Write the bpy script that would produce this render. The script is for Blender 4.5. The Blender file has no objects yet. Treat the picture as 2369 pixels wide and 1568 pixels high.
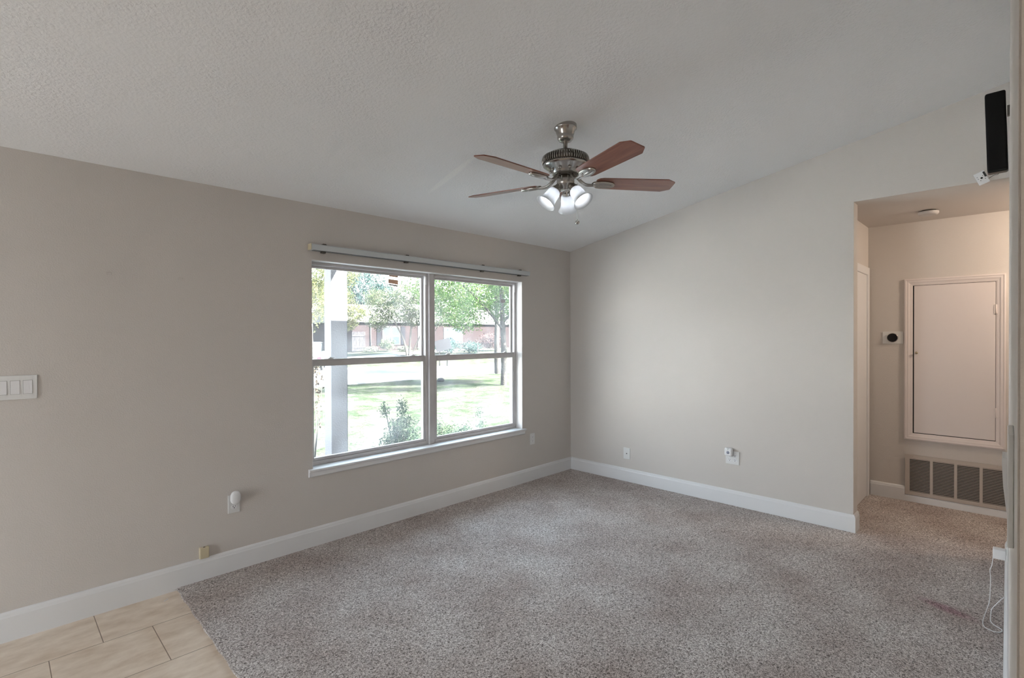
import bpy, bmesh, math, random
from mathutils import Vector, Matrix
import numpy as np

S = bpy.context.scene
COL = S.collection
PI = math.pi
rad = math.radians

# ------------------------------------------------------------------ camera
CAM = Vector((-4.5605, -3.5643, 1.4991))
cam_d = bpy.data.cameras.new('camera')
cam = bpy.data.objects.new('camera', cam_d)
COL.objects.link(cam)
R_, U_, F_ = ((0.70127736, -0.71288237, -0.00296628), (0.00656389, 0.00229617, 0.99997582),
              (0.71285832, 0.70127987, -0.00628953))
cam.matrix_world = Matrix(((R_[0], U_[0], -F_[0], CAM.x), (R_[1], U_[1], -F_[1], CAM.y),
                           (R_[2], U_[2], -F_[2], CAM.z), (0, 0, 0, 1)))
cam_d.sensor_fit = 'HORIZONTAL'
cam_d.sensor_width = 36.0
cam_d.lens = 1183.09 / 2369 * 36.0
cam_d.clip_start = 0.02
cam_d.clip_end = 400
S.camera = cam

# ------------------------------------------------------------------ colour management
S.view_settings.view_transform = 'Standard'
S.view_settings.look = 'None'
S.view_settings.gamma = 1.0
S.view_settings.use_curve_mapping = False
S.view_settings.exposure = 1.5

# ------------------------------------------------------------------ world, sun, room lights
SKY = 4.0
SUN = 46.0
w = bpy.data.worlds.new('sky')
S.world = w
w.use_nodes = True
wn = w.node_tree.nodes
wl = w.node_tree.links
wn.clear()
bg = wn.new('ShaderNodeBackground')
wo = wn.new('ShaderNodeOutputWorld')
tc = wn.new('ShaderNodeTexCoord')
sx = wn.new('ShaderNodeSeparateXYZ')
rp = wn.new('ShaderNodeValToRGB')
rp.color_ramp.elements[0].position = 0.0
rp.color_ramp.elements[0].color = (0.95, 0.98, 1.0, 1)
rp.color_ramp.elements[1].position = 0.6
rp.color_ramp.elements[1].color = (0.62, 0.80, 1.0, 1)
wl.new(tc.outputs['Generated'], sx.inputs[0])
wl.new(sx.outputs['Z'], rp.inputs[0])
wl.new(rp.outputs[0], bg.inputs[0])
bg.inputs[1].default_value = SKY
wl.new(bg.outputs[0], wo.inputs[0])

SUN_TO = Vector((0.372, -0.615, 0.695))
sd = bpy.data.lights.new('sun', 'SUN')
sd.energy = SUN
sd.angle = rad(0.8)
sd.color = (1.0, 0.97, 0.93)
so = bpy.data.objects.new('sun', sd)
so.rotation_euler = SUN_TO.to_track_quat('Z', 'Y').to_euler()
so.location = (0, -10, 20)
COL.objects.link(so)


def area(name, loc, to, sxx, syy, energy, color, portal=False):
    d = bpy.data.lights.new(name, 'AREA')
    d.shape = 'RECTANGLE'
    d.size, d.size_y = sxx, syy
    d.energy = energy
    d.color = color
    if portal:
        d.cycles.is_portal = True
    o = bpy.data.objects.new(name, d)
    o.location = loc
    o.rotation_euler = (Vector(loc) - Vector(to)).to_track_quat('Z', 'Y').to_euler()
    COL.objects.link(o)
    return o


# sky portals in the openings of the house (they only guide sampling of the sky)
area('portal_front', (-1.88, 0.17, 1.30), (-1.88, -3, 1.30), 2.2, 1.5, 1, (1, 1, 1), True)
area('portal_patio', (-8.02, -1.2, 1.05), (0, -1.2, 1.05), 1.4, 2.2, 1, (1, 1, 1), True)
area('portal_rear', (-3.1, -8.52, 1.6), (-3.1, 0, 1.6), 1.6, 1.5, 1, (1, 1, 1), True)
# fill light added unseen behind the camera, and the warm lamp down the hall
area('kitchen_lamp', (-6.2, -5.6, 2.95), (-6.2, -5.6, 0), 0.9, 0.9, 15, (1.0, 0.90, 0.80))
area('hall_lamp', (0.62, -4.35, 2.36), (1.20, -3.55, 1.75), 0.25, 0.25, 6, (1.0, 0.80, 0.62))


# ------------------------------------------------------------------ material helpers
def nt(m):
    return m.node_tree.nodes, m.node_tree.links


def mat(name, color, rough=0.6, metal=0.0, bump=None, spec=0.5, var=None, emit=None, trans=None):
    """bump = (scale, strength, distance, detail); var = (scale, second colour, contrast)"""
    m = bpy.data.materials.new(name)
    m.use_nodes = True
    n, l = nt(m)
    b = n['Principled BSDF']
    b.inputs['Base Color'].default_value = (*color, 1)
    b.inputs['Roughness'].default_value = rough
    b.inputs['Metallic'].default_value = metal
    b.inputs['Specular IOR Level'].default_value = spec
    co = n.new('ShaderNodeTexCoord')
    if bump:
        t = n.new('ShaderNodeTexNoise')
        t.inputs['Scale'].default_value = bump[0]
        t.inputs['Detail'].default_value = bump[3] if len(bump) > 3 else 2
        bp = n.new('ShaderNodeBump')
        bp.inputs['Strength'].default_value = bump[1]
        bp.inputs['Distance'].default_value = bump[2]
        l.new(co.outputs['Object'], t.inputs['Vector'])
        l.new(t.outputs[0], bp.inputs['Height'])
        l.new(bp.outputs[0], b.inputs['Normal'])
    if var:
        t = n.new('ShaderNodeTexNoise')
        t.inputs['Scale'].default_value = var[0]
        t.inputs['Detail'].default_value = 4
        r = n.new('ShaderNodeValToRGB')
        c = var[2] if len(var) > 2 else 0.2
        r.color_ramp.elements[0].position = 0.5 - c
        r.color_ramp.elements[1].position = 0.5 + c
        r.color_ramp.elements[0].color = (*color, 1)
        r.color_ramp.elements[1].color = (*var[1], 1)
        l.new(co.outputs['Object'], t.inputs['Vector'])
        l.new(t.outputs[0], r.inputs[0])
        l.new(r.outputs[0], b.inputs['Base Color'])
    if emit:
        b.inputs['Emission Color'].default_value = (*emit[0], 1)
        b.inputs['Emission Strength'].default_value = emit[1]
    return m


M = {}
M['wall'] = mat('wall_paint', (0.61, 0.572, 0.538), 0.75, bump=(150, 0.34, 0.004, 3), spec=0.3)
M['hallwall'] = M['wall']
M['trim'] = mat('white_trim_paint', (0.74, 0.74, 0.745), 0.4, bump=(18, 0.03, 0.002))
M['frame'] = mat('window_frame_paint', (0.62, 0.60, 0.60), 0.45, bump=(60, 0.05, 0.002), var=(9, (0.52, 0.50, 0.50), 0.3))
M['drywall_white'] = mat('window_return_paint', (0.72, 0.70, 0.69), 0.6, bump=(150, 0.15, 0.003))
M['plate'] = mat('white_plastic', (0.72, 0.72, 0.71), 0.35)
M['plug'] = mat('plug_plastic', (0.78, 0.78, 0.79), 0.4)
M['dark'] = mat('dark_slot', (0.02, 0.02, 0.02), 0.6)
M['ivory'] = mat('ivory_plastic', (0.60, 0.52, 0.36), 0.45)
M['alu'] = mat('white_rail_metal', (0.56, 0.59, 0.60), 0.35)
M['railunder'] = mat('rail_track_dark', (0.16, 0.17, 0.17), 0.5)
M['door'] = mat('door_paint', (0.70, 0.64, 0.62), 0.5, bump=(90, 0.05, 0.002))
M['brass'] = mat('aged_brass', (0.42, 0.36, 0.26), 0.35, 0.8)
M['black'] = mat('black_plastic', (0.004, 0.004, 0.004), 0.35, bump=(120, 0.1, 0.001), spec=0.2)
M['blackgloss'] = mat('black_glass', (0.006, 0.006, 0.007), 0.28, spec=0.3)
M['grille'] = mat('grille_paint', (0.50, 0.44, 0.39), 0.5)
M['nickel'] = mat('brushed_nickel', (0.42, 0.40, 0.375), 0.26, 1.0, bump=(60, 0.04, 0.001))
M['nickel_dark'] = mat('dark_nickel', (0.13, 0.12, 0.105), 0.4, 1.0)
M['cord'] = mat('white_cord', (0.70, 0.70, 0.70), 0.5)
M['conc'] = mat('concrete_paving', (0.126, 0.123, 0.117), 0.85, bump=(30, 0.2, 0.01), var=(1.5, (0.108, 0.105, 0.102), 0.3), spec=0.0)
M['stucco'] = mat('white_stucco', (0.186, 0.18, 0.186), 0.8, bump=(60, 0.5, 0.01), spec=0.0)
M['soffit'] = mat('soffit_paint', (0.165, 0.165, 0.165), 0.8, bump=(30, 0.1, 0.003), spec=0.0)
M['shingle'] = mat('grey_shingles', (0.108, 0.102, 0.099), 0.9, bump=(20, 0.4, 0.02), var=(12, (0.084, 0.081, 0.078), 0.2), spec=0.0)
M['bark'] = mat('grey_bark', (0.06, 0.0555, 0.051), 0.9, bump=(25, 0.6, 0.03), var=(14, (0.036, 0.033, 0.03), 0.2), spec=0.0)
M['palebark'] = mat('pale_bark', (0.102, 0.09, 0.078), 0.8, bump=(20, 0.3, 0.02), var=(10, (0.075, 0.063, 0.054), 0.2), spec=0.0)
M['fence'] = mat('weathered_wood', (0.01134, 0.0108, 0.01134), 0.85, bump=(40, 0.3, 0.01), var=(6, (0.048, 0.045, 0.048), 0.25), spec=0.0)
M['shutter'] = mat('grey_shutter_paint', (0.01155, 0.01155, 0.0134), 0.6, bump=(20, 0.1, 0.004), spec=0.0)
M['whitepaint'] = mat('outdoor_white_paint', (0.063, 0.063, 0.063), 0.5, bump=(20, 0.05, 0.003), spec=0.0)
M['blind'] = mat('pale_window_blind', (0.02599, 0.02887, 0.02887), 0.3, bump=(10, 0.05, 0.003), spec=0.0)
M['darkglass'] = mat('dark_window_glass', (0.018, 0.0234, 0.0324), 0.1)
M['carwhite'] = mat('white_car_paint', (0.045, 0.045, 0.045), 0.2)
M['carglass'] = mat('car_glass', (0.0144, 0.018, 0.0198), 0.08)
M['tire'] = mat('tyre_rubber', (0.03, 0.03, 0.03), 0.8)
M['tail'] = mat('red_tail_lamp', (0.105, 0.015, 0.024), 0.3)
M['board'] = mat('grey_board', (0.0396, 0.03876, 0.04125), 0.7, bump=(8, 0.05, 0.01), spec=0.0)
M['stone'] = mat('grey_rock', (0.0264, 0.0252, 0.0264), 0.9, bump=(12, 0.5, 0.02), spec=0.0)
M['dryleaf'] = mat('dry_brown_leaf', (0.09, 0.066, 0.045), 0.8, var=(6, (0.06, 0.042, 0.027), 0.2), spec=0.0)
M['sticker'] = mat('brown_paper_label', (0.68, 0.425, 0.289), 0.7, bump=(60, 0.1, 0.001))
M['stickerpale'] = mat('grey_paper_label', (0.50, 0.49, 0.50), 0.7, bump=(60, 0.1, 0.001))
M['bulb'] = mat('lamp_bulb', (1, 1, 1), 0.4, emit=((0.97, 0.98, 1.0), 2.2))
M['lightlens'] = mat('detector_plastic', (0.55, 0.53, 0.52), 0.5)


def leafmat(name, a, b, c, scale):
    m = bpy.data.materials.new(name)
    m.use_nodes = True
    n, l = nt(m)
    n.clear()
    out = n.new('ShaderNodeOutputMaterial')
    df = n.new('ShaderNodeBsdfDiffuse')
    tr = n.new('ShaderNodeBsdfTranslucent')
    mx = n.new('ShaderNodeMixShader')
    mx.inputs[0].default_value = 0.35
    co = n.new('ShaderNodeTexCoord')
    t = n.new('ShaderNodeTexNoise')
    t.inputs['Scale'].default_value = scale
    t.inputs['Detail'].default_value = 5
    r = n.new('ShaderNodeValToRGB')
    r.color_ramp.elements[0].position = 0.33
    r.color_ramp.elements[0].color = (*a, 1)
    r.color_ramp.elements[1].position = 0.52
    r.color_ramp.elements[1].color = (*b, 1)
    e = r.color_ramp.elements.new(0.68)
    e.color = (*c, 1)
    l.new(co.outputs['Object'], t.inputs['Vector'])
    l.new(t.outputs[0], r.inputs[0])
    l.new(r.outputs[0], df.inputs[0])
    l.new(r.outputs[0], tr.inputs[0])
    l.new(df.outputs[0], mx.inputs[1])
    l.new(tr.outputs[0], mx.inputs[2])
    l.new(mx.outputs[0], out.inputs[0])
    return m


M['leaf_green'] = leafmat('green_leaves', (0.0304, 0.061, 0.0202), (0.0539, 0.0994, 0.0304), (0.122, 0.138, 0.0539), 3.0)
M['leaf_yellow'] = leafmat('yellow_green_leaves', (0.0469, 0.0586, 0.0235), (0.0822, 0.088, 0.0352), (0.123, 0.106, 0.0586), 2.0)
M['leaf_blue'] = leafmat('blue_green_leaves', (0.0206, 0.0411, 0.0381), (0.0352, 0.0615, 0.0528), (0.0736, 0.0937, 0.0822), 1.0)
M['leaf_pale'] = leafmat('pale_green_leaves', (0.0469, 0.0644, 0.0352), (0.0765, 0.088, 0.0528), (0.123, 0.117, 0.088), 2.5)
M['leaf_bush'] = leafmat('shrub_leaves', (0.0235, 0.0439, 0.0264), (0.0439, 0.0701, 0.0411), (0.0822, 0.106, 0.0644), 8.0)
M['leaf_bed'] = leafmat('flower_bed_leaves', (0.0586, 0.0701, 0.0469), (0.106, 0.109, 0.088), (0.162, 0.159, 0.147), 4.0)
M['leaf_red'] = leafmat('reddish_leaves', (0.0586, 0.0352, 0.0352), (0.0822, 0.0528, 0.0498), (0.106, 0.0822, 0.0701), 3.0)


def glass_mat():
    m = bpy.data.materials.new('window_glass')
    m.use_nodes = True
    n, l = nt(m)
    n.clear()
    out = n.new('ShaderNodeOutputMaterial')
    t = n.new('ShaderNodeBsdfTransparent')
    t.inputs[0].default_value = (0.97, 0.985, 0.98, 1)
    g = n.new('ShaderNodeBsdfGlossy')
    g.inputs['Roughness'].default_value = 0.02
    lw = n.new('ShaderNodeLayerWeight')
    lw.inputs['Blend'].default_value = 0.5
    pw = n.new('ShaderNodeMath')
    pw.operation = 'POWER'
    pw.inputs[1].default_value = 5.0
    f = n.new('ShaderNodeMath')
    f.operation = 'MULTIPLY_ADD'
    f.inputs[1].default_value = 0.7
    f.inputs[2].default_value = 0.02
    l.new(lw.outputs['Facing'], pw.inputs[0])
    l.new(pw.outputs[0], f.inputs[0])
    d = n.new('ShaderNodeBsdfTranslucent')
    d.inputs[0].default_value = (0.8, 0.84, 0.88, 1)
    co = n.new('ShaderNodeTexCoord')
    ns = n.new('ShaderNodeTexNoise')
    ns.inputs['Scale'].default_value = 3.0
    rm = n.new('ShaderNodeMapRange')
    rm.inputs['From Min'].default_value = 0.35
    rm.inputs['From Max'].default_value = 0.75
    rm.inputs['To Min'].default_value = 0.012
    rm.inputs['To Max'].default_value = 0.065
    m1 = n.new('ShaderNodeMixShader')
    m2 = n.new('ShaderNodeMixShader')
    l.new(co.outputs['Object'], ns.inputs[0])
    l.new(ns.outputs[0], rm.inputs[0])
    l.new(rm.outputs[0], m1.inputs[0])
    l.new(t.outputs[0], m1.inputs[1])
    l.new(d.outputs[0], m1.inputs[2])
    l.new(f.outputs[0], m2.inputs[0])
    l.new(m1.outputs[0], m2.inputs[1])
    l.new(g.outputs[0], m2.inputs[2])
    l.new(m2.outputs[0], out.inputs[0])
    return m


M['glass'] = glass_mat()


def shade_mat():
    m = bpy.data.materials.new('frosted_glass_shade')
    m.use_nodes = True
    n, l = nt(m)
    n.clear()
    out = n.new('ShaderNodeOutputMaterial')
    d = n.new('ShaderNodeBsdfDiffuse')
    d.inputs[0].default_value = (0.8, 0.82, 0.84, 1)
    t = n.new('ShaderNodeBsdfTranslucent')
    t.inputs[0].default_value = (0.85, 0.87, 0.9, 1)
    g = n.new('ShaderNodeBsdfGlossy')
    g.inputs['Roughness'].default_value = 0.25
    m1 = n.new('ShaderNodeMixShader')
    m1.inputs[0].default_value = 0.42
    m2 = n.new('ShaderNodeMixShader')
    m2.inputs[0].default_value = 0.06
    l.new(d.outputs[0], m1.inputs[1])
    l.new(t.outputs[0], m1.inputs[2])
    l.new(m1.outputs[0], m2.inputs[1])
    l.new(g.outputs[0], m2.inputs[2])
    l.new(m2.outputs[0], out.inputs[0])
    return m


M['shade'] = shade_mat()


def ceiling_mat():
    m = mat('ceiling_texture', (0.85, 0.85, 0.855), 0.9, spec=0.15)
    n, l = nt(m)
    b = n['Principled BSDF']
    co = n.new('ShaderNodeTexCoord')
    t = n.new('ShaderNodeTexNoise')
    t.inputs['Scale'].default_value = 72
    t.inputs['Detail'].default_value = 3
    t.inputs['Roughness'].default_value = 0.55
    t.inputs['Distortion'].default_value = 0.25
    big = n.new('ShaderNodeTexNoise')
    big.inputs['Scale'].default_value = 2.2
    big.inputs['Detail'].default_value = 2
    r = n.new('ShaderNodeMapRange')
    r.inputs['From Min'].default_value = 0.35
    r.inputs['From Max'].default_value = 0.7
    r.inputs['To Min'].default_value = 0.18
    r.inputs['To Max'].default_value = 0.6
    bp = n.new('ShaderNodeBump')
    bp.inputs['Distance'].default_value = 0.012
    l.new(co.outputs['Object'], t.inputs[0])
    l.new(co.outputs['Object'], big.inputs[0])
    l.new(big.outputs[0], r.inputs[0])
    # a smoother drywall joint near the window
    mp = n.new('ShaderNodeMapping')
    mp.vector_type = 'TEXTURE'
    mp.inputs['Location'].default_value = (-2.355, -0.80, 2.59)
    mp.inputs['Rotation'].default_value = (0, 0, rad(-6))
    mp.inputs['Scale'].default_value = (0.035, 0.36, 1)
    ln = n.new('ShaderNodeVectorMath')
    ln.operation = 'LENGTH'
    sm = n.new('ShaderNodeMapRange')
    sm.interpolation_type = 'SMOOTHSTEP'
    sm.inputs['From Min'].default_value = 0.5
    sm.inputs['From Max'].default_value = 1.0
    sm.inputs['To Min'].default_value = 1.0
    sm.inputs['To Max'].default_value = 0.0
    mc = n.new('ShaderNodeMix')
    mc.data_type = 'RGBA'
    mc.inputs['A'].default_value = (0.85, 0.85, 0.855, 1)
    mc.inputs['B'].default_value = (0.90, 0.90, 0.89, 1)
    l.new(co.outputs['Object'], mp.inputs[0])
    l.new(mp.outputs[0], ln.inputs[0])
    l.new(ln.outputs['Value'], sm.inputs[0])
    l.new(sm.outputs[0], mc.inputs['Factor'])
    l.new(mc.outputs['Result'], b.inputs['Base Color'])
    l.new(r.outputs[0], bp.inputs['Strength'])
    l.new(t.outputs[0], bp.inputs['Height'])
    l.new(bp.outputs[0], b.inputs['Normal'])
    return m


M['ceiling'] = ceiling_mat()
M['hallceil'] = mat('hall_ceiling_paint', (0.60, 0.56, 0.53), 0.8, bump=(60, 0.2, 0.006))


def tile_mat():
    m = mat('beige_tile', (0.47, 0.39, 0.30), 0.42)
    n, l = nt(m)
    b = n['Principled BSDF']
    co = n.new('ShaderNodeTexCoord')
    mp = n.new('ShaderNodeMapping')
    # tile joints: rows every 0.40 m at y = -0.382 - 0.40 k, columns every 0.40 m, every second row shifted half
    mp.inputs['Location'].default_value = (4.195 + 4.0, 0.782 + 8.0, 0)
    br = n.new('ShaderNodeTexBrick')
    br.offset = 0.5
    br.inputs['Scale'].default_value = 1.0
    br.inputs['Brick Width'].default_value = 0.401
    br.inputs['Row Height'].default_value = 0.401
    br.inputs['Mortar Size'].default_value = 0.0021
    br.inputs['Mortar Smooth'].default_value = 0.3
    br.inputs['Color1'].default_value = (0.0, 0, 0, 1)
    br.inputs['Color2'].default_value = (0.12, 0.12, 0.12, 1)
    br.inputs['Mortar'].default_value = (1, 1, 1, 1)
    t = n.new('ShaderNodeTexNoise')
    t.inputs['Scale'].default_value = 5
    t.inputs['Detail'].default_value = 9
    t.inputs['Roughness'].default_value = 0.62
    st = n.new('ShaderNodeMapping')
    st.inputs['Scale'].default_value = (1.2, 2.4, 1)
    st.inputs['Rotation'].default_value = (0, 0, 0.25)
    r = n.new('ShaderNodeValToRGB')
    r.color_ramp.elements[0].position = 0.30
    r.color_ramp.elements[0].color = (0.62, 0.49, 0.37, 1)
    r.color_ramp.elements[1].position = 0.70
    r.color_ramp.elements[1].color = (0.86, 0.75, 0.63, 1)
    mx = n.new('ShaderNodeMix')
    mx.data_type = 'RGBA'
    mx.inputs['B'].default_value = (0.25, 0.18, 0.125, 1)
    bp = n.new('ShaderNodeBump')
    bp.inputs['Strength'].default_value = 0.5
    bp.inputs['Distance'].default_value = 0.003
    bp.invert = True
    l.new(co.outputs['Object'], mp.inputs[0])
    l.new(mp.outputs[0], br.inputs['Vector'])
    l.new(co.outputs['Object'], st.inputs[0])
    l.new(st.outputs[0], t.inputs[0])
    l.new(t.outputs[0], r.inputs[0])
    l.new(br.outputs['Fac'], mx.inputs['Factor'])
    l.new(r.outputs[0], mx.inputs['A'])
    l.new(mx.outputs['Result'], b.inputs['Base Color'])
    l.new(br.outputs['Fac'], bp.inputs['Height'])
    l.new(bp.outputs[0], b.inputs['Normal'])
    return m


M['tile'] = tile_mat()


def carpet_mat():
    m = mat('carpet_pile', (0.3, 0.25, 0.22), 0.95, spec=0.0)
    n, l = nt(m)
    b = n['Principled BSDF']
    b.inputs['Sheen Weight'].default_value = 0.15
    co = n.new('ShaderNodeTexCoord')
    t = n.new('ShaderNodeTexNoise')
    t.inputs['Scale'].default_value = 125
    t.inputs['Detail'].default_value = 5
    t.inputs['Roughness'].default_value = 0.75
    t.inputs['Distortion'].default_value = 1.2
    r = n.new('ShaderNodeValToRGB')
    r.color_ramp.elements[0].position = 0.40
    r.color_ramp.elements[0].color = (0.065, 0.047, 0.038, 1)
    r.color_ramp.elements[1].position = 0.585
    r.color_ramp.elements[1].color = (1.0, 0.945, 0.915, 1)
    e = r.color_ramp.elements.new(0.485)
    e.color = (0.49, 0.425, 0.39, 1)
    big = n.new('ShaderNodeTexNoise')
    big.inputs['Scale'].default_value = 2.5
    big.inputs['Detail'].default_value = 5
    r2 = n.new('ShaderNodeValToRGB')
    r2.color_ramp.elements[0].position = 0.3
    r2.color_ramp.elements[0].color = (0.74, 0.68, 0.66, 1)
    r2.color_ramp.elements[1].position = 0.65
    r2.color_ramp.elements[1].color = (1.0, 1.0, 1.0, 1)
    mx = n.new('ShaderNodeMix')
    mx.data_type = 'RGBA'
    mx.blend_type = 'MULTIPLY'
    mx.inputs['Factor'].default_value = 1.0
    # the spilt-drink stain by the near wall
    mp = n.new('ShaderNodeMapping')
    mp.vector_type = 'TEXTURE'
    mp.inputs['Location'].default_value = (-0.925, -3.30, 0)
    mp.inputs['Rotation'].default_value = (0, 0, rad(68))
    mp.inputs['Scale'].default_value = (0.17, 0.06, 1)
    ln = n.new('ShaderNodeVectorMath')
    ln.operation = 'LENGTH'
    sm = n.new('ShaderNodeMapRange')
    sm.interpolation_type = 'SMOOTHSTEP'
    sm.inputs['From Min'].default_value = 0.2
    sm.inputs['From Max'].default_value = 1.1
    sm.inputs['To Min'].default_value = 0.75
    sm.inputs['To Max'].default_value = 0.0
    mx2 = n.new('ShaderNodeMix')
    mx2.data_type = 'RGBA'
    mx2.blend_type = 'MULTIPLY'
    mx2.inputs['B'].default_value = (0.70, 0.42, 0.52, 1)
    bp = n.new('ShaderNodeBump')
    bp.inputs['Strength'].default_value = 0.7
    bp.inputs['Distance'].default_value = 0.008
    l.new(co.outputs['Object'], t.inputs[0])
    l.new(co.outputs['Object'], big.inputs[0])
    l.new(t.outputs[0], r.inputs[0])
    l.new(big.outputs[0], r2.inputs[0])
    l.new(r.outputs[0], mx.inputs['A'])
    l.new(r2.outputs[0], mx.inputs['B'])
    l.new(co.outputs['Object'], mp.inputs[0])
    l.new(mp.outputs[0], ln.inputs[0])
    l.new(ln.outputs['Value'], sm.inputs[0])
    l.new(sm.outputs[0], mx2.inputs['Factor'])
    l.new(mx.outputs['Result'], mx2.inputs['A'])
    l.new(mx2.outputs['Result'], b.inputs['Base Color'])
    l.new(t.outputs[0], bp.inputs['Height'])
    l.new(bp.outputs[0], b.inputs['Normal'])
    return m


M['carpet'] = carpet_mat()



def wood_mat():
    m = mat('cherry_blade', (0.22, 0.08, 0.05), 0.32)
    n, l = nt(m)
    b = n['Principled BSDF']
    b.inputs['Coat Weight'].default_value = 0.7
    b.inputs['Coat Roughness'].default_value = 0.22
    co = n.new('ShaderNodeTexCoord')
    mp = n.new('ShaderNodeMapping')
    mp.inputs['Scale'].default_value = (2.0, 26, 26)
    t = n.new('ShaderNodeTexNoise')
    t.inputs['Scale'].default_value = 2
    t.inputs['Detail'].default_value = 6
    r = n.new('ShaderNodeValToRGB')
    r.color_ramp.elements[0].position = 0.3
    r.color_ramp.elements[0].color = (0.15, 0.042, 0.022, 1)
    r.color_ramp.elements[1].position = 0.7
    r.color_ramp.elements[1].color = (0.27, 0.095, 0.055, 1)
    l.new(co.outputs['Object'], mp.inputs[0])
    l.new(mp.outputs[0], t.inputs[0])
    l.new(t.outputs[0], r.inputs[0])
    l.new(r.outputs[0], b.inputs['Base Color'])
    return m


M['wood'] = wood_mat()


def brick_mat():
    m = mat('red_brick', (0.25, 0.15, 0.13), 0.85, spec=0.0)
    n, l = nt(m)
    b = n['Principled BSDF']
    co = n.new('ShaderNodeTexCoord')
    mp = n.new('ShaderNodeMapping')
    mp.inputs['Rotation'].default_value = (rad(-90), 0, 0)
    br = n.new('ShaderNodeTexBrick')
    br.inputs['Scale'].default_value = 1.0
    br.inputs['Brick Width'].default_value = 0.30
    br.inputs['Row Height'].default_value = 0.12
    br.inputs['Mortar Size'].default_value = 0.014
    br.inputs['Color1'].default_value = (0.02228, 0.01433, 0.01379, 1)
    br.inputs['Color2'].default_value = (0.01538, 0.01008, 0.01061, 1)
    br.inputs['Mortar'].default_value = (0.02864, 0.02545, 0.02545, 1)
    l.new(co.outputs['Object'], mp.inputs[0])
    l.new(mp.outputs[0], br.inputs['Vector'])
    l.new(br.outputs['Color'], b.inputs['Base Color'])
    return m


M['brick'] = brick_mat()


def lawn_mat():
    m = mat('lawn_grass', (0.2, 0.3, 0.1), 0.95, spec=0.0)
    n, l = nt(m)
    b = n['Principled BSDF']
    co = n.new('ShaderNodeTexCoord')
    t = n.new('ShaderNodeTexNoise')
    t.inputs['Scale'].default_value = 1.7
    t.inputs['Detail'].default_value = 8
    t.inputs['Roughness'].default_value = 0.72
    r = n.new('ShaderNodeValToRGB')
    e = r.color_ramp.elements
    e[0].position = 0.31
    e[0].color = (0.015, 0.025, 0.012, 1)
    e[1].position = 0.60
    e[1].color = (0.046, 0.043, 0.037, 1)
    x = e.new(0.42)
    x.color = (0.025, 0.033, 0.019, 1)
    x = e.new(0.50)
    x.color = (0.037, 0.040, 0.030, 1)
    f = n.new('ShaderNodeTexNoise')
    f.inputs['Scale'].default_value = 16
    f.inputs['Roughness'].default_value = 0.75
    f.inputs['Detail'].default_value = 4
    r2 = n.new('ShaderNodeMapRange')
    r2.inputs['From Min'].default_value = 0.3
    r2.inputs['From Max'].default_value = 0.7
    r2.inputs['To Min'].default_value = 0.25
    r2.inputs['To Max'].default_value = 1.6
    mx = n.new('ShaderNodeMix')
    mx.data_type = 'RGBA'
    mx.blend_type = 'MULTIPLY'
    mx.inputs['Factor'].default_value = 1
    bp = n.new('ShaderNodeBump')
    bp.inputs['Strength'].default_value = 0.8
    bp.inputs['Distance'].default_value = 0.05
    l.new(co.outputs['Object'], t.inputs[0])
    l.new(co.outputs['Object'], f.inputs[0])
    l.new(t.outputs[0], r.inputs[0])
    l.new(f.outputs[0], r2.inputs[0])
    l.new(r.outputs[0], mx.inputs['A'])
    l.new(r2.outputs[0], mx.inputs['B'])
    l.new(mx.outputs['Result'], b.inputs['Base Color'])
    l.new(f.outputs[0], bp.inputs['Height'])
    l.new(bp.outputs[0], b.inputs['Normal'])
    return m


M['lawn'] = lawn_mat()


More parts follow.
